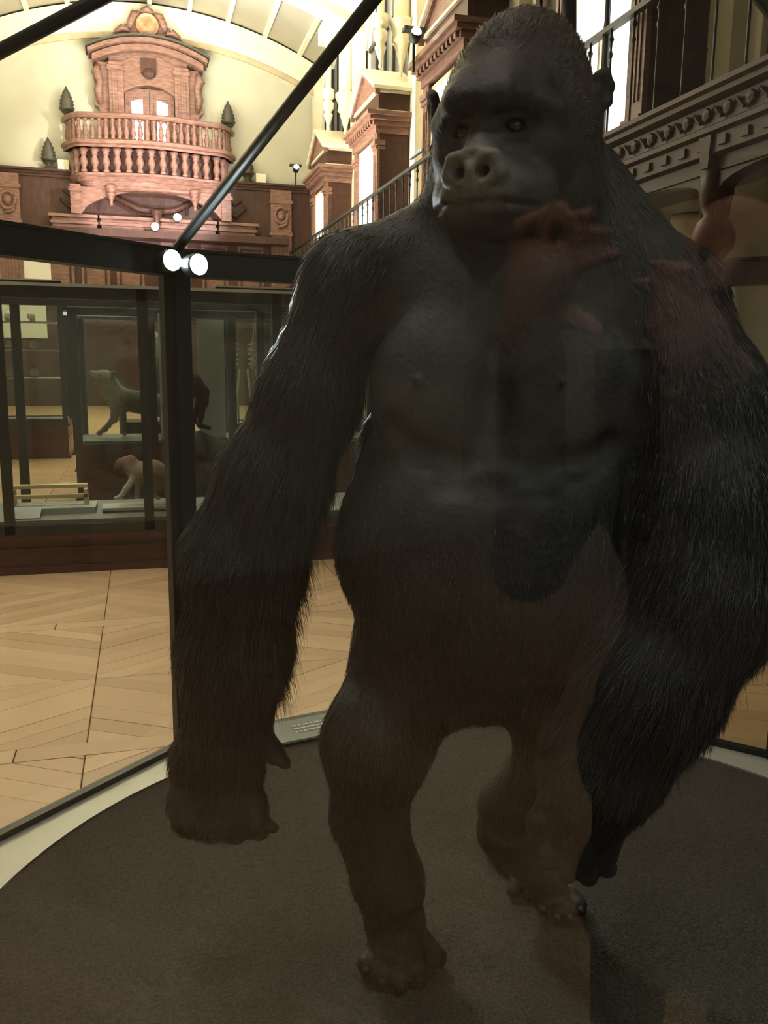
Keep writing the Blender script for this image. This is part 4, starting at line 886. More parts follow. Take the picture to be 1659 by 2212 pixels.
for s in (-1, 1):
    hcap((0, .176, -.186), (s*.05, .158, -.188), .012, .011, .014, 0, LIP); hcap((s*.05, .158, -.188), (s*.088, .112, -.196), .011, .008, .014, 0, LIP)
    hcap((0, .168, -.212), (s*.05, .150, -.212), .012, .011, .012, 0, LIP); hcap((s*.05, .150, -.212), (s*.084, .108, -.210), .011, .008, .012, 0, LIP)
    fd.cap(Hf(0, .190, -.199), Hf(s*.05, .172, -.200), .0035, .0035, .008, 'sub'); fd.cap(Hf(s*.05, .172, -.200), Hf(s*.093, .120, -.206), .0035, .003, .008, 'sub')
    # ear
    e0 = [(.006, -.002, .026), (.014, -.012, .030), (.019, -.022, .012), (.016, -.022, -.012), (.004, -.008, -.028)]
    eb = (.137, -.02, .030) if s > 0 else (.150, -.004, .032)
    E_ = [(s*(eb[0]+x), eb[1]+y, eb[2]+z) for x, y, z in e0]
    for i in range(4): hcap(E_[i], E_[i+1], .0085, .0085, .008, 0, (.02, .018, .017))
    hell(s*(eb[0]+.006), eb[1]-.012, eb[2], (.008, .018, .026), .01, 0, skin=1, col=(.018, .016, .015))
GV, GF = fd.mesh()
# per-vertex attributes blended from the nearest primitives
W = np.zeros(len(GV)); FL = np.zeros((len(GV), 3)); HL = np.zeros(len(GV)); CL = np.zeros((len(GV), 3)); SK = np.zeros(len(GV))
for a, b, ra_, rb_, d, hl, col, skn in PR:
    ab = b-a; L = max(ab @ ab, 1e-9); t = np.clip((GV-a) @ ab/L, 0, 1); dist = np.linalg.norm(GV-a-t[:, None]*ab, axis=1)-(ra_+(rb_-ra_)*t)
    wt = np.exp(-np.abs(dist)/(.009 if ra_ < .035 else .02))+1e-9; W += wt; FL += wt[:, None]*d; HL += wt*hl; CL += wt[:, None]*np.array(col); SK += wt*skn
FL /= W[:, None]; HL /= W; CL /= W[:, None]; SK /= W
# regions in head space
hl_ = (GV-HO) @ HR; face = (hl_[:, 1] > .035-.25*(hl_[:, 2]+.05)*0) & (np.abs(hl_[:, 0]) < .103) & (hl_[:, 2] < .022) & (hl_[:, 2] > -.262) & (np.abs(hl_[:, 0]) < .5*(hl_[:, 1]+.15))
ear = (np.abs(hl_[:, 0]) > .131) & (np.abs(hl_[:, 2]-.03) < .045) & (hl_[:, 1] > -.07) & (hl_[:, 1] < .02)
HL[face | ear] = 0
bl = (GV-P(1078, 800, 1.5)) @ BF
wob = .05*np.sin(GV[:, 0]*31+GV[:, 2]*17)*np.sin(GV[:, 2]*41-GV[:, 0]*23)+.04*np.sin(GV[:, 0]*83)*np.sin(GV[:, 2]*71)
chest = np.clip((1-np.abs(bl[:, 0]/.27)**2.5-np.abs((bl[:, 2]+.01)/.27)**2.5+wob*2)*1.5, 0, 1)*(bl[:, 1] > -.14); HL *= 1-chest; HL[(SK > .75) & (chest > .3)] = 0
CL = CL*(1-chest[:, None])+np.array([.050, .048, .044])*chest[:, None]
CL *= 1+2*wob[:, None]
FL[:, 2] -= .15
gor = thing('gorilla', 'mounted silverback gorilla standing upright with arms hanging, bare grey chest', 'gorilla', tuple(GO))
M['hide'] = vcol('gorilla_hide', .58, .5, 90, .3); M['fur'] = vcol('gorilla_fur', .42, spec=.35)
body = npmesh('body', GV, GF, 'hide', gor, CL, GO)
GN, GA = vnormals(GV, GF)
flip = np.mean(((GV-GV.mean(0))*GN).sum(1)) < 0
if flip: GN = -GN
armw = np.clip((HL-.03)*40, 0, 1)
sv, st_, sc_ = strands(GV, GF, GN, GA, 190000, HL, FL, CL*1.3, .0014, .30, .35, .22, .06, dens=.5+np.clip(HL*18, 0, 1))
fur = npmesh('fur', sv, st_, 'fur', gor, sc_, GO, smooth=False); fur['kind'] = 'stuff'
# long loose locks along the inner forearm and elbow
def locks(pts, n, Lr, side):
    a = MB(); P0 = [np.array(p) for p in pts]; VV = []; FF = []; CC = []
    for i in range(n):
        s = RNG.random()*(len(P0)-1.001); k = int(s); p = P0[k]+(P0[k+1]-P0[k])*(s-k)+RNG.normal(0, .012, 3); L = RNG.uniform(*Lr); d = np.array([*(side*RNG.uniform(.1, .7)), -1.]); d += RNG.normal(0, .12, 3); d /= np.linalg.norm(d)
        w_ = .0011; q = p.copy(); b0_ = len(VV); sd_ = np.cross(d, [0.3, 1, 0]); sd_ /= np.linalg.norm(sd_)
        for j in range(5): t = w_*(1-j/5); VV.append(q-sd_*t/2); VV.append(q+sd_*t/2); d = d+np.array([0, 0, -.25]); d /= np.linalg.norm(d); q = q+d*L/5
        VV.append(q); FF += [[b0_+2*j, b0_+2*j+1, b0_+2*j+3] for j in range(4)]+[[b0_+2*j, b0_+2*j+3, b0_+2*j+2] for j in range(4)]+[[b0_+8, b0_+9, b0_+10]]; CC += [np.array(BLK)*RNG.uniform(.5, 1.6)]*11
    return np.array(VV), np.array(FF), np.array(CC)
sR = RT[:2]
v_, f_, c_ = locks([P(735, 830, 1.66), P(700, 960, 1.68), P(672, 1080, 1.72), P(645, 1190, 1.74), P(622, 1300, 1.77), P(600, 1400, 1.79), P(590, 1480, 1.8)], 2600, (.04, .10), sR)
o = npmesh('long_hair', v_, f_, 'fur', gor, c_, GO, smooth=False); o['kind'] = 'stuff'
v_, f_, c_ = locks([P(1600, 1340, 1.5), P(1570, 1440, 1.52), P(1490, 1560, 1.55), P(1430, 1640, 1.58), P(1380, 1700, 1.6)], 2200, (.03, .07), sR)
o = npmesh('long_hair', v_, f_, 'fur', gor, c_, GO, smooth=False); o['kind'] = 'stuff'
# eyes
M['eye'] = mat('dark_glass_eye', (.035, .016, .008), .04, spec=.8)
for s in (-1, 1):
    e = build('eye', MB().ball(tuple(Hf(s*.044, .104, -.046)-GO), .0150, 20, 14), 'eye', gor, True)
    build('pupil', MB().ball(tuple(Hf(s*.044-.003, .1145, -.046)-GO), (.006, .006, .006), 12, 8), M['iron'], e, True)
    # nails
M['nail'] = mat('dark_nail', (.045, .04, .036), .35)
for x, y in ((790, 2090), (824, 2113), (865, 2124), (905, 2109)):
    q = G(x, y+6, .178)-GO; build('nail', MB().ball((q[0], q[1], q[2]+.004), (.008, .010, .007), 8, 6), 'nail', gor, True)
for x, y in ((1172, 1960), (1201, 1978), (1230, 1978), (1254, 1962)):
    q = G(x, y+4, .182)-GO; build('nail', MB().ball((q[0], q[1], q[2]+.003), (.009, .011, .008), 8, 6), M['nail'], gor, True)

# ================================================================== neighbouring display cabinets
def AY(px, py, Y): d = FW+RT*(px-CX)/F-UP*(py-CY)/F; return CAM+d*((Y-CAM[1])/d[1])
def cabinet(label, x0, x1, y0, y1, zb, zt, posts, pw=.045, wood='wood_red', zf=None, group=None, rail=.075):
    c = thing('display_cabinet', label, 'cabinet', ((x0+x1)/2, (y0+y1)/2, 0)); ox, oy = (x0+x1)/2, (y0+y1)/2
    hx, hy = (x1-x0)/2, (y1-y0)/2
    def bb(n, mb, m, p=c): return build(n, mb, m, p)
    rect = lambda e: [(-hx-e, -hy-e), (hx+e, -hy-e), (hx+e, hy+e), (-hx-e, hy+e)]
    bb('plinth', MB().prism(rect(0), 0, zb-.02), wood)
    bb('plinth_moulding', MB().prism(rect(.02), 0, .05).prism(rect(.015), zb*.62, zb*.62+.018).prism(rect(.035), zb-.03, zb).prism(rect(.02), zb, zb+.015), wood)
    bb('case_floor', MB().prism(rect(-.03), zb+.015, zf or zb+.06), 'case_floor')
    for x in posts:
        for sy in (-1, 1): bb('post', MB().box(x-ox-pw/2, x-ox+pw/2, sy*hy-.02, sy*hy+.02, zb+.015, zt), 'metal')
    bb('top_frame', MB().box(-hx, hx, -hy-.02, -hy+.04, zt-rail, zt).box(-hx, hx, hy-.04, hy+.02, zt-rail, zt).box(-hx, -hx+.04, -hy, hy, zt-rail, zt).box(hx-.04, hx, -hy, hy, zt-rail, zt), 'metal')
    bb('top_trim', MB().box(-hx-.01, hx+.01, -hy-.03, -hy+.03, zt, zt+.02).box(-hx-.01, hx+.01, hy-.03, hy+.03, zt, zt+.02), 'grey')
    bb('bottom_frame', MB().box(-hx, hx, -hy-.02, -hy+.03, zb+.015, zb+.075).box(-hx, hx, hy-.03, hy+.02, zb+.015, zb+.075), 'metal')
    ps = sorted(posts)
    for a, b in zip(ps[:-1], ps[1:]):
        for sy in (-1, 1): bb('glass_pane', MB().box(a-ox+pw/2+.001, b-ox-pw/2-.001, sy*hy-.003, sy*hy+.003, zb+.076, zt-rail-.001), 'glass')
    return c
cabinet('long black-framed cabinet on a red-brown plinth, nearest behind the gorilla, holding the crouching monkey', -2.70, 2.76, 6.08, 6.95, .26, 1.90, [-2.67, -1.78, -.88, .02, .92, 1.83, 2.73], pw=.065, zf=.36)
cabinet('second black-framed cabinet behind the nearest one, holding the howling coyote', -.66, 2.5, 9.05, 10.0, .52, 1.93, [-.63, .1, .9, 1.7, 2.47], pw=.09, zf=.62)
cabinet('dark cabinet of shelved skulls further back at the left edge', -3.6, -1.05, 13.2, 14.0, .5, 2.5, [-3.57, -2.3, -1.08], pw=.07)
cabinet('dark cabinet of standing skeletons in the aisle right of the case post', 1.0, 3.4, 12.0, 12.8, .5, 2.4, [1.03, 1.8, 2.6, 3.37], pw=.08)
# small label stand and cards in the nearest cabinet
q = AY(112, 1072, 6.45); ls = thing('label_stand', 'low pale timber stand on the cabinet floor left of the monkey', 'stand', (q[0], 6.45, .36))
build('base_board', MB().box(-.30, .30, -.12, .16, 0, .045, b=.008), 'board', ls)
build('bar', MB().box(-.27, .24, -.02, .02, .10, .125), 'blonde', ls); build('bar', MB().box(-.27, .24, .06, .12, .16, .185), 'blonde', ls)
for x in (-.26, .23): build('upright', MB().box(x-.012, x+.012, -.02, .12, .045, .16), 'blonde', ls)
q = AY(45, 1095, 6.2); cd = thing('caption_card', 'tilted grey caption card at the left front corner of the nearest cabinet', 'card', (q[0], 6.25, .362))
build('card', MB().add([(-.1, -.08, 0), (.12, -.08, 0), (.12, .08, .05), (-.1, .08, .05), (-.1, -.08, .006), (.12, -.08, .006), (.12, .08, .056), (-.1, .08, .056)], [(3, 2, 1, 0), (4, 5, 6, 7), (0, 1, 5, 4), (1, 2, 6, 5), (2, 3, 7, 6), (3, 0, 4, 7)]), 'board', cd)
M['pelt'] = vcol('animal_pelt', .8, .4, 60, .2)
def creature(name, label, cat, prims, subs=(), step=.011, hair=.018, nh=9000, loc=None, flow=(1, 0, -.6), wid=.0028):
    """prims: (a, b, ra, rb, colour) in world coordinates"""
    pts = np.array([p for q in prims for p in q[:2]]); rm = max(max(q[2:4]) for q in prims)+.05; lo, hi = pts.min(0)-rm, pts.max(0)+rm
    f = Field(*[np.arange(a, b, step, dtype=np.float32) for a, b in zip(lo, hi)])
    for a, b, ra_, rb_, c in prims: f.cap(a, b, ra_, rb_, min(.03, 1.2*min(ra_, rb_)))
    for a, b, ra_, rb_ in subs: f.cap(a, b, ra_, rb_, .01, 'sub')
    V, Q = f.mesh(); W = np.zeros(len(V)); CL_ = np.zeros((len(V), 3)); FL_ = np.zeros((len(V), 3))
    for a, b, ra_, rb_, c in prims:
        a = np.asarray(a); b = np.asarray(b); ab = b-a; L = max(ab @ ab, 1e-9); t = np.clip((V-a) @ ab/L, 0, 1); d = np.linalg.norm(V-a-t[:, None]*ab, axis=1)-(ra_+(rb_-ra_)*t)
        wt = np.exp(-np.abs(d)/.015)+1e-9; W += wt; CL_ += wt[:, None]*np.array(c); FL_ += wt[:, None]*ab/math.sqrt(L)
    CL_ /= W[:, None]; FL_ = FL_/W[:, None]*.3+np.array(flow); O = np.asarray(loc if loc is not None else [V[:, 0].mean(), V[:, 1].mean(), V[:, 2].min()])
    root = thing(name, label, cat, tuple(O)); npmesh('body', V, Q, 'pelt', root, CL_, O)
    if hair:
        N_, A_ = vnormals(V, Q)
        if np.mean(((V-V.mean(0))*N_).sum(1)) < 0: N_ = -N_
        a, b, c = strands(V, Q, N_, A_, nh, np.full(len(V), hair), FL_, CL_*1.1, wid, .3, .3, .3, .05, seg=2)
        o = npmesh('fur', a, b, 'pelt', root, c, O, smooth=False); o['kind'] = 'stuff'
    return root, O
# crouching monkey with russet cap and white ruff, front leg reaching down to its board
Ym = 6.42; m_ = lambda x, y, dy=0: AY(x, y, Ym+dy)
RUS, WHT, GRYB, DK = (.20, .075, .035), (.55, .50, .38), (.26, .20, .13), (.03, .025, .02)
zt_ = .395
mk, mo = creature('crouching_monkey', 'crouching stuffed monkey with russet crown and white ruff on a pale board', 'monkey', [
    (m_(262, 1003), m_(282, 998), .045, .05, RUS), (m_(256, 1016, -.01), m_(258, 1024, -.02), .032, .026, DK), (m_(280, 1008), m_(296, 1020), .05, .055, WHT),
    (m_(296, 1018), m_(330, 1022), .07, .09, GRYB), (m_(330, 1022), m_(358, 1040, .03), .095, .10, (.24, .15, .09)), (m_(358, 1040, .03), m_(366, 1058), .09, .06, GRYB),
    (m_(290, 1030, -.04), m_(272, 1056, -.06), .026, .019, WHT), (m_(272, 1056, -.06), m_(258, 1074, -.07), .018, .014, WHT), (m_(300, 1036, .05), m_(296, 1072, .03), .024, .015, WHT),
    (m_(340, 1050, -.05), m_(322, 1064, -.07), .04, .026, GRYB), (m_(322, 1064, -.07), m_(340, 1074, -.07), .022, .016, WHT), (m_(258, 1074, -.07), m_(248, 1076, -.08), .014, .010, WHT)],
    step=.008, hair=.02, nh=9000)
for dx in (-4, 4): build('eye', MB().ball(tuple(m_(256+dx, 1012, -.045)-mo), .006, 8, 6), 'eye', mk, True)
q = m_(296, 1081); bd = build('mount_board', MB().box(-.24, .22, -.11, .12, -.02, 0, b=.01), 'board', None); bd.location = (q[0], Ym, zt_-.0); tag(bd, 'pale flat board under the crouching monkey', 'board')
# howling coyote standing in the second cabinet
Yc = 9.5; c_ = lambda x, y, dy=0: AY(x, y, Yc+dy)
CR_, GY, TN = (.46, .44, .28), (.22, .21, .15), (.33, .28, .17)
cy, co = creature('coyote', 'pale stuffed coyote with its head thrown back in the second cabinet', 'coyote', [
    (c_(222, 812), c_(232, 818), .065, .075, CR_), (c_(216, 812), c_(197, 804), .045, .018, CR_), (c_(214, 824), c_(200, 820), .026, .012, TN),
    (c_(240, 808, -.04), c_(249, 803, -.06), .025, .01, TN), (c_(240, 808, .05), c_(250, 806, .07), .025, .01, TN),
    (c_(232, 820), c_(244, 846), .085, .10, CR_), (c_(244, 846), c_(258, 862), .11, .125, (.38, .36, .22)), (c_(258, 862), c_(300, 868), .12, .11, GY), (c_(300, 868), c_(352, 876), .11, .12, GY),
    (c_(352, 876), c_(366, 890), .11, .09, GY), (c_(368, 878), c_(392, 930), .04, .03, GY),
    (c_(250, 878, -.06), c_(246, 904, -.07), .055, .035, TN), (c_(246, 904, -.07), c_(226, 926, -.08), .032, .022, TN), (c_(226, 926, -.08), c_(212, 936, -.08), .024, .02, TN),
    (c_(262, 880, .06), c_(268, 936, .06), .05, .022, TN), (c_(360, 890, -.06), c_(352, 912, -.07), .07, .035, GY), (c_(352, 912, -.07), c_(366, 926, -.07), .03, .022, TN), (c_(366, 926, -.07), c_(358, 939, -.08), .022, .02, TN),
    (c_(370, 890, .08), c_(380, 938, .08), .06, .022, TN)], step=.012, hair=.035, nh=12000, wid=.004)
build('eye', MB().ball(tuple(c_(216, 810, -.062)-co), .009, 8, 6), 'eye', cy, True)
# tall pale-fronted bird standing behind the coyote
Yb = 10.6; b_ = lambda x, y, dy=0: AY(x, y, Yb+dy)
build('beak', MB().tube([tuple(b_(322, 728)-AY(335, 800, Yb)), tuple(b_(312, 722)-AY(335, 800, Yb))], [.02, .004], 6), 'iron', creature('large_bird', 'tall stuffed bird, cream above and brown below, beside the case post', 'bird', [
    (b_(328, 726), b_(334, 742), .07, .10, (.58, .55, .38)), (b_(334, 742), b_(338, 775), .12, .17, (.5, .47, .32)), (b_(338, 775), b_(340, 830), .17, .16, (.20, .12, .07)), (b_(340, 830), b_(342, 860), .15, .07, (.1, .05, .03)),
    (b_(336, 860), b_(336, 905), .03, .02, DK), (b_(350, 860), b_(350, 905), .03, .02, DK)], step=.02, hair=.02, nh=3000, loc=AY(335, 800, Yb), wid=.006)[0])
pb = AY(335, 908, 10.6); pdm = build('bird_plinth', MB().prism([(-.4, -.3), (.45, -.3), (.45, .3), (-.4, .3)], 0, float(pb[2])-.0), 'wood_dark'); pdm.location = (float(pb[0]), 10.6, 0); tag(pdm, 'dark wooden block under the tall stuffed bird', 'plinth')
# white back boards
for (xa, xb, ya, yb_, Y, lab) in ((425, 488, 690, 942, 8.3, 'tall pale grey board standing right of the case post'), (340, 362, 676, 945, 8.4, 'narrow pale board just left of the case post')):
    a, b = AY(xa, ya, Y), AY(xb, yb_, Y); bo_ = thing('display_board', lab, 'board', ((a[0]+b[0])/2, Y, 0)); hw = abs(b[0]-a[0])/2
    build('panel', MB().box(-hw, hw, -.02, .02, float(b[2]), float(a[2])), 'board', bo_)
    build('foot', MB().box(-hw, hw, -.18, .18, 0, float(b[2])), 'wood_dark', bo_)
# dark ape on a rock right of the post
Yd = 7.9; d_ = lambda x, y, dy=0: AY(x, y, Yd+dy)
creature('ape', 'black stuffed ape arching over a rock right of the case post', 'ape', [
    (d_(392, 850), d_(415, 828), .10, .085, DK), (d_(415, 828), d_(436, 846), .085, .06, DK), (d_(436, 846), d_(438, 866), .055, .05, DK), (d_(438, 868), d_(434, 896), .04, .024, DK), (d_(434, 896), d_(430, 918), .024, .02, DK), (d_(430, 918), d_(452, 924), .02, .018, DK),
    (d_(430, 868, .08), d_(422, 892, .08), .035, .022, DK), (d_(422, 892, .08), d_(420, 912, .08), .022, .02, DK), (d_(392, 850), d_(378, 880), .1, .11, DK), (d_(378, 880), d_(372, 918), .06, .03, DK), (d_(384, 838), d_(372, 826, -.06), .07, .07, DK)], step=.012, hair=.03, nh=6000, wid=.004)
rk = []
rb = d_(440, 925); rg = np.random.default_rng(3)
creature('rock', 'dark mossy rock carrying the black ape', 'rock', [(d_(425, 965), d_(470, 985), .13, .16, (.022, .021, .018)), (d_(430, 945), d_(480, 1000), .06, .18, (.022, .021, .018)), (np.array([.42, 7.9, .40]), np.array([1.0, 7.9, .35]), .16, .30, (.022, .021, .018)), (np.array([.45, 7.9, .2]), np.array([.9, 7.95, .2]), .20, .30, (.022, .021, .018)), (d_(380, 940), d_(400, 970), .08, .14, (.022, .021, .018))], step=.02, hair=0)
# skulls on shelves and slim skeletons in the farther cabinets
sk = MB().ball((0, 0, .07), (.06, .08, .065), 8, 6).box(-.035, .035, -.15, -.05, .01, .06).box(-.03, .03, -.13, -.02, -.005, .008)
ska = None; n = 0
for zi, z in enumerate((1.15, 1.55, 1.95)):
    sh = build('glass_shelf', MB().box(-3.5, -1.15, 13.35, 13.85, z-.015, z), 'board'); tag(sh, ['lowest pale shelf of skulls in the far left cabinet', 'middle pale shelf of skulls in the far left cabinet', 'highest pale shelf of skulls in the far left cabinet'][zi], 'shelf')
    for x in np.arange(-3.3, -1.2, .30):
        o = tag(build('skull', sk, 'bone', None, True), 'pale skull on the %s shelf of the far left cabinet, %s from the left' % (('lowest', 'middle', 'highest')[zi], ('first', 'second', 'third', 'fourth', 'fifth', 'sixth', 'seventh', 'eighth')[int(round((x+3.3)/.3))]), 'skull', 'skulls on the %s shelf' % ('lowest', 'middle', 'highest')[zi]); o.location = (x, 13.55, z+.006); o.rotation_euler[2] = random.uniform(-.8, .8); n += 1
for i, x in enumerate((1.25, 1.55, 2.1, 2.3, 2.9)):
    s = thing('skeleton', 'slim pale standing animal skeleton in the aisle cabinet, %s from its left end' % ('first', 'second', 'third', 'fourth', 'fifth')[i], 'skeleton', (x, 12.4, .56), random.uniform(-.5, .5), 'skeletons in the aisle cabinet')
    build('spine', MB().tube([(0, .1, .75), (0, .05, 1.0), (0, 0, 1.2), (0, -.06, 1.35)], [.02, .025, .02, .018], 6), 'bone', s, True)
    rb_ = MB()
    for k in range(5): rb_.tube([(.0, .08-.01*k, .85+k*.07), (.09, .0, .82+k*.07), (.0, -.1, .80+k*.07), (-.09, .0, .82+k*.07), (.0, .08-.01*k, .85+k*.07)], .008, 5)
    build('rib_cage', rb_, 'bone', s, True); build('skull', MB().ball((0, -.1, 1.42), (.06, .08, .06), 8, 6), 'bone', s, True)
    for sx in (-.06, .06): build('leg', MB().tube([(sx, .1, .75), (sx*1.3, -.05, .4), (sx, .04, .0)], [.018, .02, .014], 5), 'bone', s)

# ================================================================== the photographer, seen only as a reflection in the front pane
fw2 = np.array([FW[0], FW[1]])/math.hypot(FW[0], FW[1]); rt2 = np.array([fw2[1], -fw2[0]]); PB = np.array([0., 0.])-fw2*.44
def L3(x, y, z): return np.array([*(PB+rt2*x+fw2*y), z])
def K(r, u, f): return CAM+RT*r+UP*u+FW*f                         # a point given from the lens
SK_, NVY, TRS = (.62, .33, .23), (.085, .085, .08), (.014, .017, .024)
def bodyfield(prims, ells=(), step=.011, infl=0.):
    pts = np.array([p for q in prims for p in q[:2]]+[e[0] for e in ells]); m = .2
    f = Field(*[np.arange(a, b, step, dtype=np.float32) for a, b in zip(pts.min(0)-m, pts.max(0)+m)])
    for a, b, r1, r2, k in prims: f.cap(a, b, r1+infl, r2+infl, k)
    rr = np.stack([[*rt2, 0], [*fw2, 0], [0, 0, 1]], 1)
    for c, r in ells: f.ell(c, np.array(r)+infl, .03, 'add', rr)
    return f
trunk = [(L3(0, 0, .98), L3(0, -.01, 1.30), .125, .135, .05), (L3(-.15, -.01, 1.37), L3(.15, -.01, 1.37), .065, .065, .05)]
te = [(L3(0, 0, .93), (.165, .115, .11)), (L3(0, -.01, 1.24), (.185, .12, .17))]
arms, hands = [], []
wl, wr = K(-.17, .02, -.07), K(.055, -.03, -.09)
for sx, wpt in ((-1, wl), (1, wr)):
    sh, elb = L3(sx*.19, 0, 1.37), L3(sx*.27, .13, 1.13); arms += [(sh, elb, .056, .044, .03), (elb, wpt, .042, .030, .02)]
legs = []
for sx in (-1, 1): legs += [(L3(sx*.09, 0, .90), L3(sx*.10, .015, .50), .088, .060, .03), (L3(sx*.10, .015, .50), L3(sx*.105, -.01, .09), .060, .042, .02)]
hands += [(wl, K(-.145, .07, -.04), .030, .036, .02), (K(-.15, .06, -.04), K(-.13, .10, -.03), .036, .036, .02), (wr, K(.03, .02, -.04), .028, .034, .02), (K(.035, .01, -.045), K(.02, .05, -.035), .034, .032, .02)]
for i_, (bx, by, mx, my, ex, ey) in enumerate(((-.165, .115, -.150, .155, -.105, .172), (-.140, .122, -.115, .155, -.070, .160), (-.118, .112, -.085, .138, -.045, .140), (-.108, .095, -.075, .112, -.042, .116))):
    hands += [(K(bx, by, -.03), K(mx, my, -.018), .012, .011, .008), (K(mx, my, -.018), K(ex, ey, -.016), .0105, .008, .006)]
for bx, by, mx, my, ex, ey in ((.040, .055, .030, .092, -.005, .104), (.035, .035, .012, .075, -.022, .084), (.028, .012, .006, .030, -.012, .034), (.022, -.008, .004, .004, -.010, .008)):
    hands += [(K(bx, by, -.035), K(mx, my, -.024), .0115, .0105, .008), (K(mx, my, -.024), K(ex, ey, -.022), .010, .008, .006)]
hands += [(K(-.13, .05, -.045), K(-.09, .045, -.035), .015, .012, .01), (K(-.09, .045, -.035), K(-.068, .03, -.03), .011, .009, .006), (K(.03, -.02, -.05), K(.01, -.045, -.04), .014, .011, .01)]
neck = [(L3(0, 0, 1.40), L3(0, .02, 1.52), .056, .052, .03), (L3(0, .145, 1.575), L3(0, .150, 1.555), .012, .014, .012), (L3(-.028, .118, 1.520), L3(.028, .118, 1.520), .010, .010, .012), (L3(-.05, .095, 1.625), L3(.05, .095, 1.625), .014, .014, .02)]
for sx in (-1, 1): neck.append((L3(sx*.078, .03, 1.60), L3(sx*.080, .025, 1.565), .012, .009, .008))
he = [(L3(0, .045, 1.61), (.074, .094, .110)), (L3(0, .06, 1.545), (.056, .072, .055))]
pr = thing('person', 'person in a grey coat holding up a phone, reflected in the front glass', 'person', (PB[0], PB[1], 0), math.atan2(rt2[1], rt2[0]))
M['skin'] = mat('skin', SK_, .5, var=.12, scale=30); M['coat'] = mat('grey_coat', NVY, .8); M['trouser'] = mat('dark_trousers', TRS, .8); M['hair'] = mat('brown_hair', (.035, .022, .014), .5, bump=.4, bscale=120)
def pmesh(name, fld, m, par):
    V, Q = fld.mesh(); q = V-np.array([PB[0], PB[1], 0]); q = np.stack([q[:, 0]*rt2[0]+q[:, 1]*rt2[1], -q[:, 0]*rt2[1]+q[:, 1]*rt2[0], q[:, 2]], 1)
    return npmesh(name, q, Q, m, par)
bd_ = pmesh('body', bodyfield(trunk+arms+legs+hands+neck, te+he, .0085), 'skin', pr)
pmesh('coat', bodyfield(trunk+[(a, b if j % 2 == 0 else a+(b-a)*.93, r1, r2, k) for j, (a, b, r1, r2, k) in enumerate(arms)]+[(L3(-.08, 0, .80), L3(.08, 0, .80), .12, .12, .05), (L3(-.07, 0, .55), L3(.07, 0, .55), .12, .12, .05)], te, .014, .014), 'coat', pr)
pmesh('trousers', bodyfield(legs, (), .014, .012), 'trouser', pr)
hf = bodyfield([(L3(0, -.03, 1.66), L3(0, -.05, 1.56), .085, .07, .03)], [(L3(0, .03, 1.655), (.084, .095, .085))], .010); hf.ell(L3(0, .13, 1.58), (.08, .09, .085), .01, 'sub'); pmesh('hair', hf, 'hair', pr)
for sx in (-1, 1):
    pmesh('shoe', bodyfield([(L3(sx*.105, -.04, .045), L3(sx*.12, .15, .04), .045, .038, .02)], (), .012), M['iron'], pr)
    ec = np.array([sx*.030, .128, 1.600]); build('eye', MB().ball(tuple(ec), .011, 10, 8), 'eye', pr, True)
ph = thing('phone', 'black phone held up in both hands, seen as a reflection', 'phone', tuple(K(-.034, -.05, -.016)))
pw = MB(); cs_ = [K(a, b, c)-K(-.034, -.05, -.016) for c in (-.012, -.020) for a, b in ((-.068, -.125), (.004, -.125), (.004, .014), (-.068, .014))]
build('phone_body', MB().add(cs_, [(0, 3, 2, 1), (4, 5, 6, 7), (0, 1, 5, 4), (1, 2, 6, 5), (2, 3, 7, 6), (3, 0, 4, 7)]), 'iron', ph)

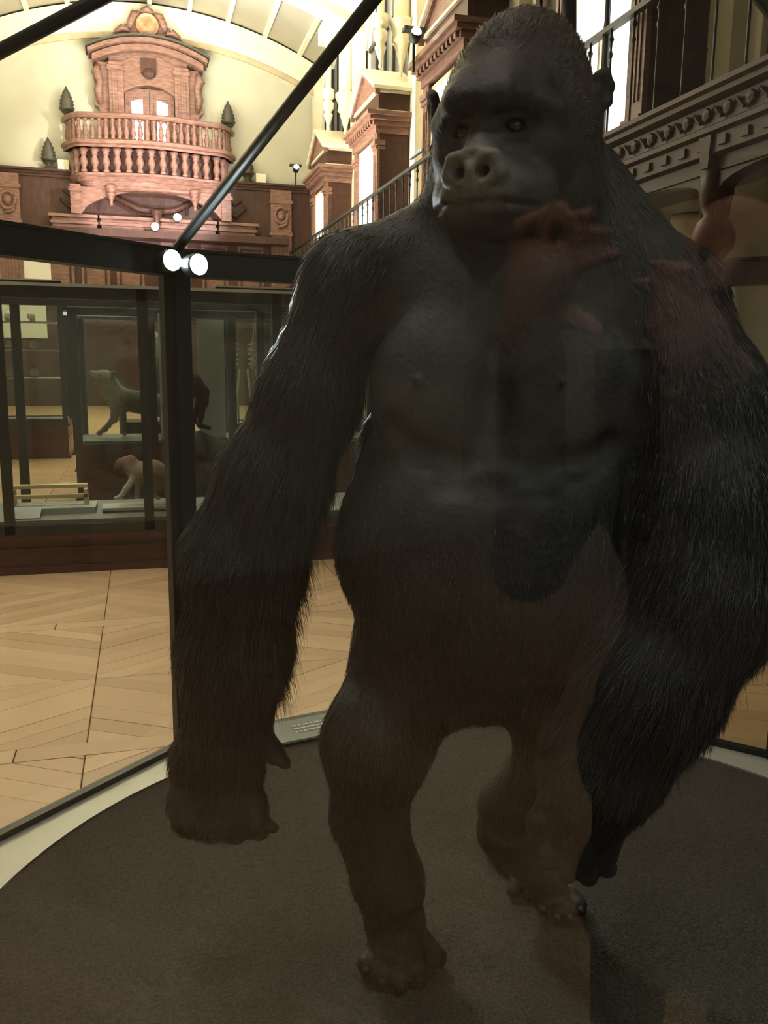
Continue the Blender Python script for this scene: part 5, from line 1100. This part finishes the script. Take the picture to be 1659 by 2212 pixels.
# lit pale column and a small lamp in the aisle beyond the arcade
q = CAM+(FW+RT*(1498-CX)/F-UP*(440-CY)/F)*(6.2/(FW+RT*(1498-CX)/F-UP*(440-CY)/F)[0])
cl_ = thing('fluted_column', 'pale fluted column brightly lit, glimpsed through the arcade beside the gorilla shoulder', 'column', (float(q[0]), float(q[1]), 0))
fm = MB(); nn = 48; fm.prism([((.15+.012*cos(12*2*pi*i/nn))*cos(2*pi*i/nn), (.15+.012*cos(12*2*pi*i/nn))*sin(2*pi*i/nn)) for i in range(nn)], .3, 2.85)
build('shaft', fm, 'cream', cl_); build('base', MB().lathe([(.22, 0), (.22, .12), (.18, .16), (.2, .22), (.17, .3)], 20), 'cream', cl_, True)
build('capital', MB().lathe([(.16, 2.85), (.2, 2.92), (.18, 2.96), (.24, 3.06), (.24, 3.14)], 20), 'cream', cl_, True)
spot('column_spot', (5.2, float(q[1])-.9, 2.9), (float(q[0]), float(q[1]), 2.2), 60, 40, (1, 1, .95), .04)
q = CAM+(FW+RT*(1638-CX)/F-UP*(407-CY)/F)*(6.3/(FW+RT*(1638-CX)/F-UP*(407-CY)/F)[0])
s_ = thing('wall_lamp', 'small white lamp on the aisle wall at the right edge', 'lamp', tuple(q)); build('lamp_body', MB().lathe([(.03, -.1), (.06, -.08), (.06, .0), (.03, .02)], 12), 'iron', s_, True)
build('bulb', MB().ball((0, 0, -.1), (.05, .05, .02), 10, 6), 'bulb', s_, True); build('bracket', MB().box(0, .3, -.012, .012, -.03, .0), 'iron', s_)

for px, py, lab in ((335, 490, 'glass reflection built as a lamp low on the panelling under the balcony'), (383, 470, 'glass reflection built as a lamp on the panelling ledge right of the balcony pendant')):
    q = AY(px, py, 26.9); s_ = thing('spotlight', lab, 'lamp', tuple(q), 0, 'reflections built as lamps under the balcony')  # glints reflected in the glass, modelled as glowing lamps
    build('lens', MB().ball((0, -.06, 0), (.11, .04, .11), 10, 8), 'bulb', s_, True); build('lamp_housing', MB().lathe([(.05, -.04), (.12, .0), (.12, .12), (.06, .2)], 12, T(rx=R(-90))), 'iron', s_, True); build('bracket', MB().box(-.02, .02, .05, .3, -.02, .02), 'iron', s_)
a, b = AY(136, 676, 9.14), AY(292, 680, 9.14); s_ = thing('glow_strip', 'thin pale glowing strip under the top frame of the second cabinet', 'lamp', (float(a[0]+b[0])/2, 9.14, float(a[2])))  # pale strip along the cabinet top, given its own glow
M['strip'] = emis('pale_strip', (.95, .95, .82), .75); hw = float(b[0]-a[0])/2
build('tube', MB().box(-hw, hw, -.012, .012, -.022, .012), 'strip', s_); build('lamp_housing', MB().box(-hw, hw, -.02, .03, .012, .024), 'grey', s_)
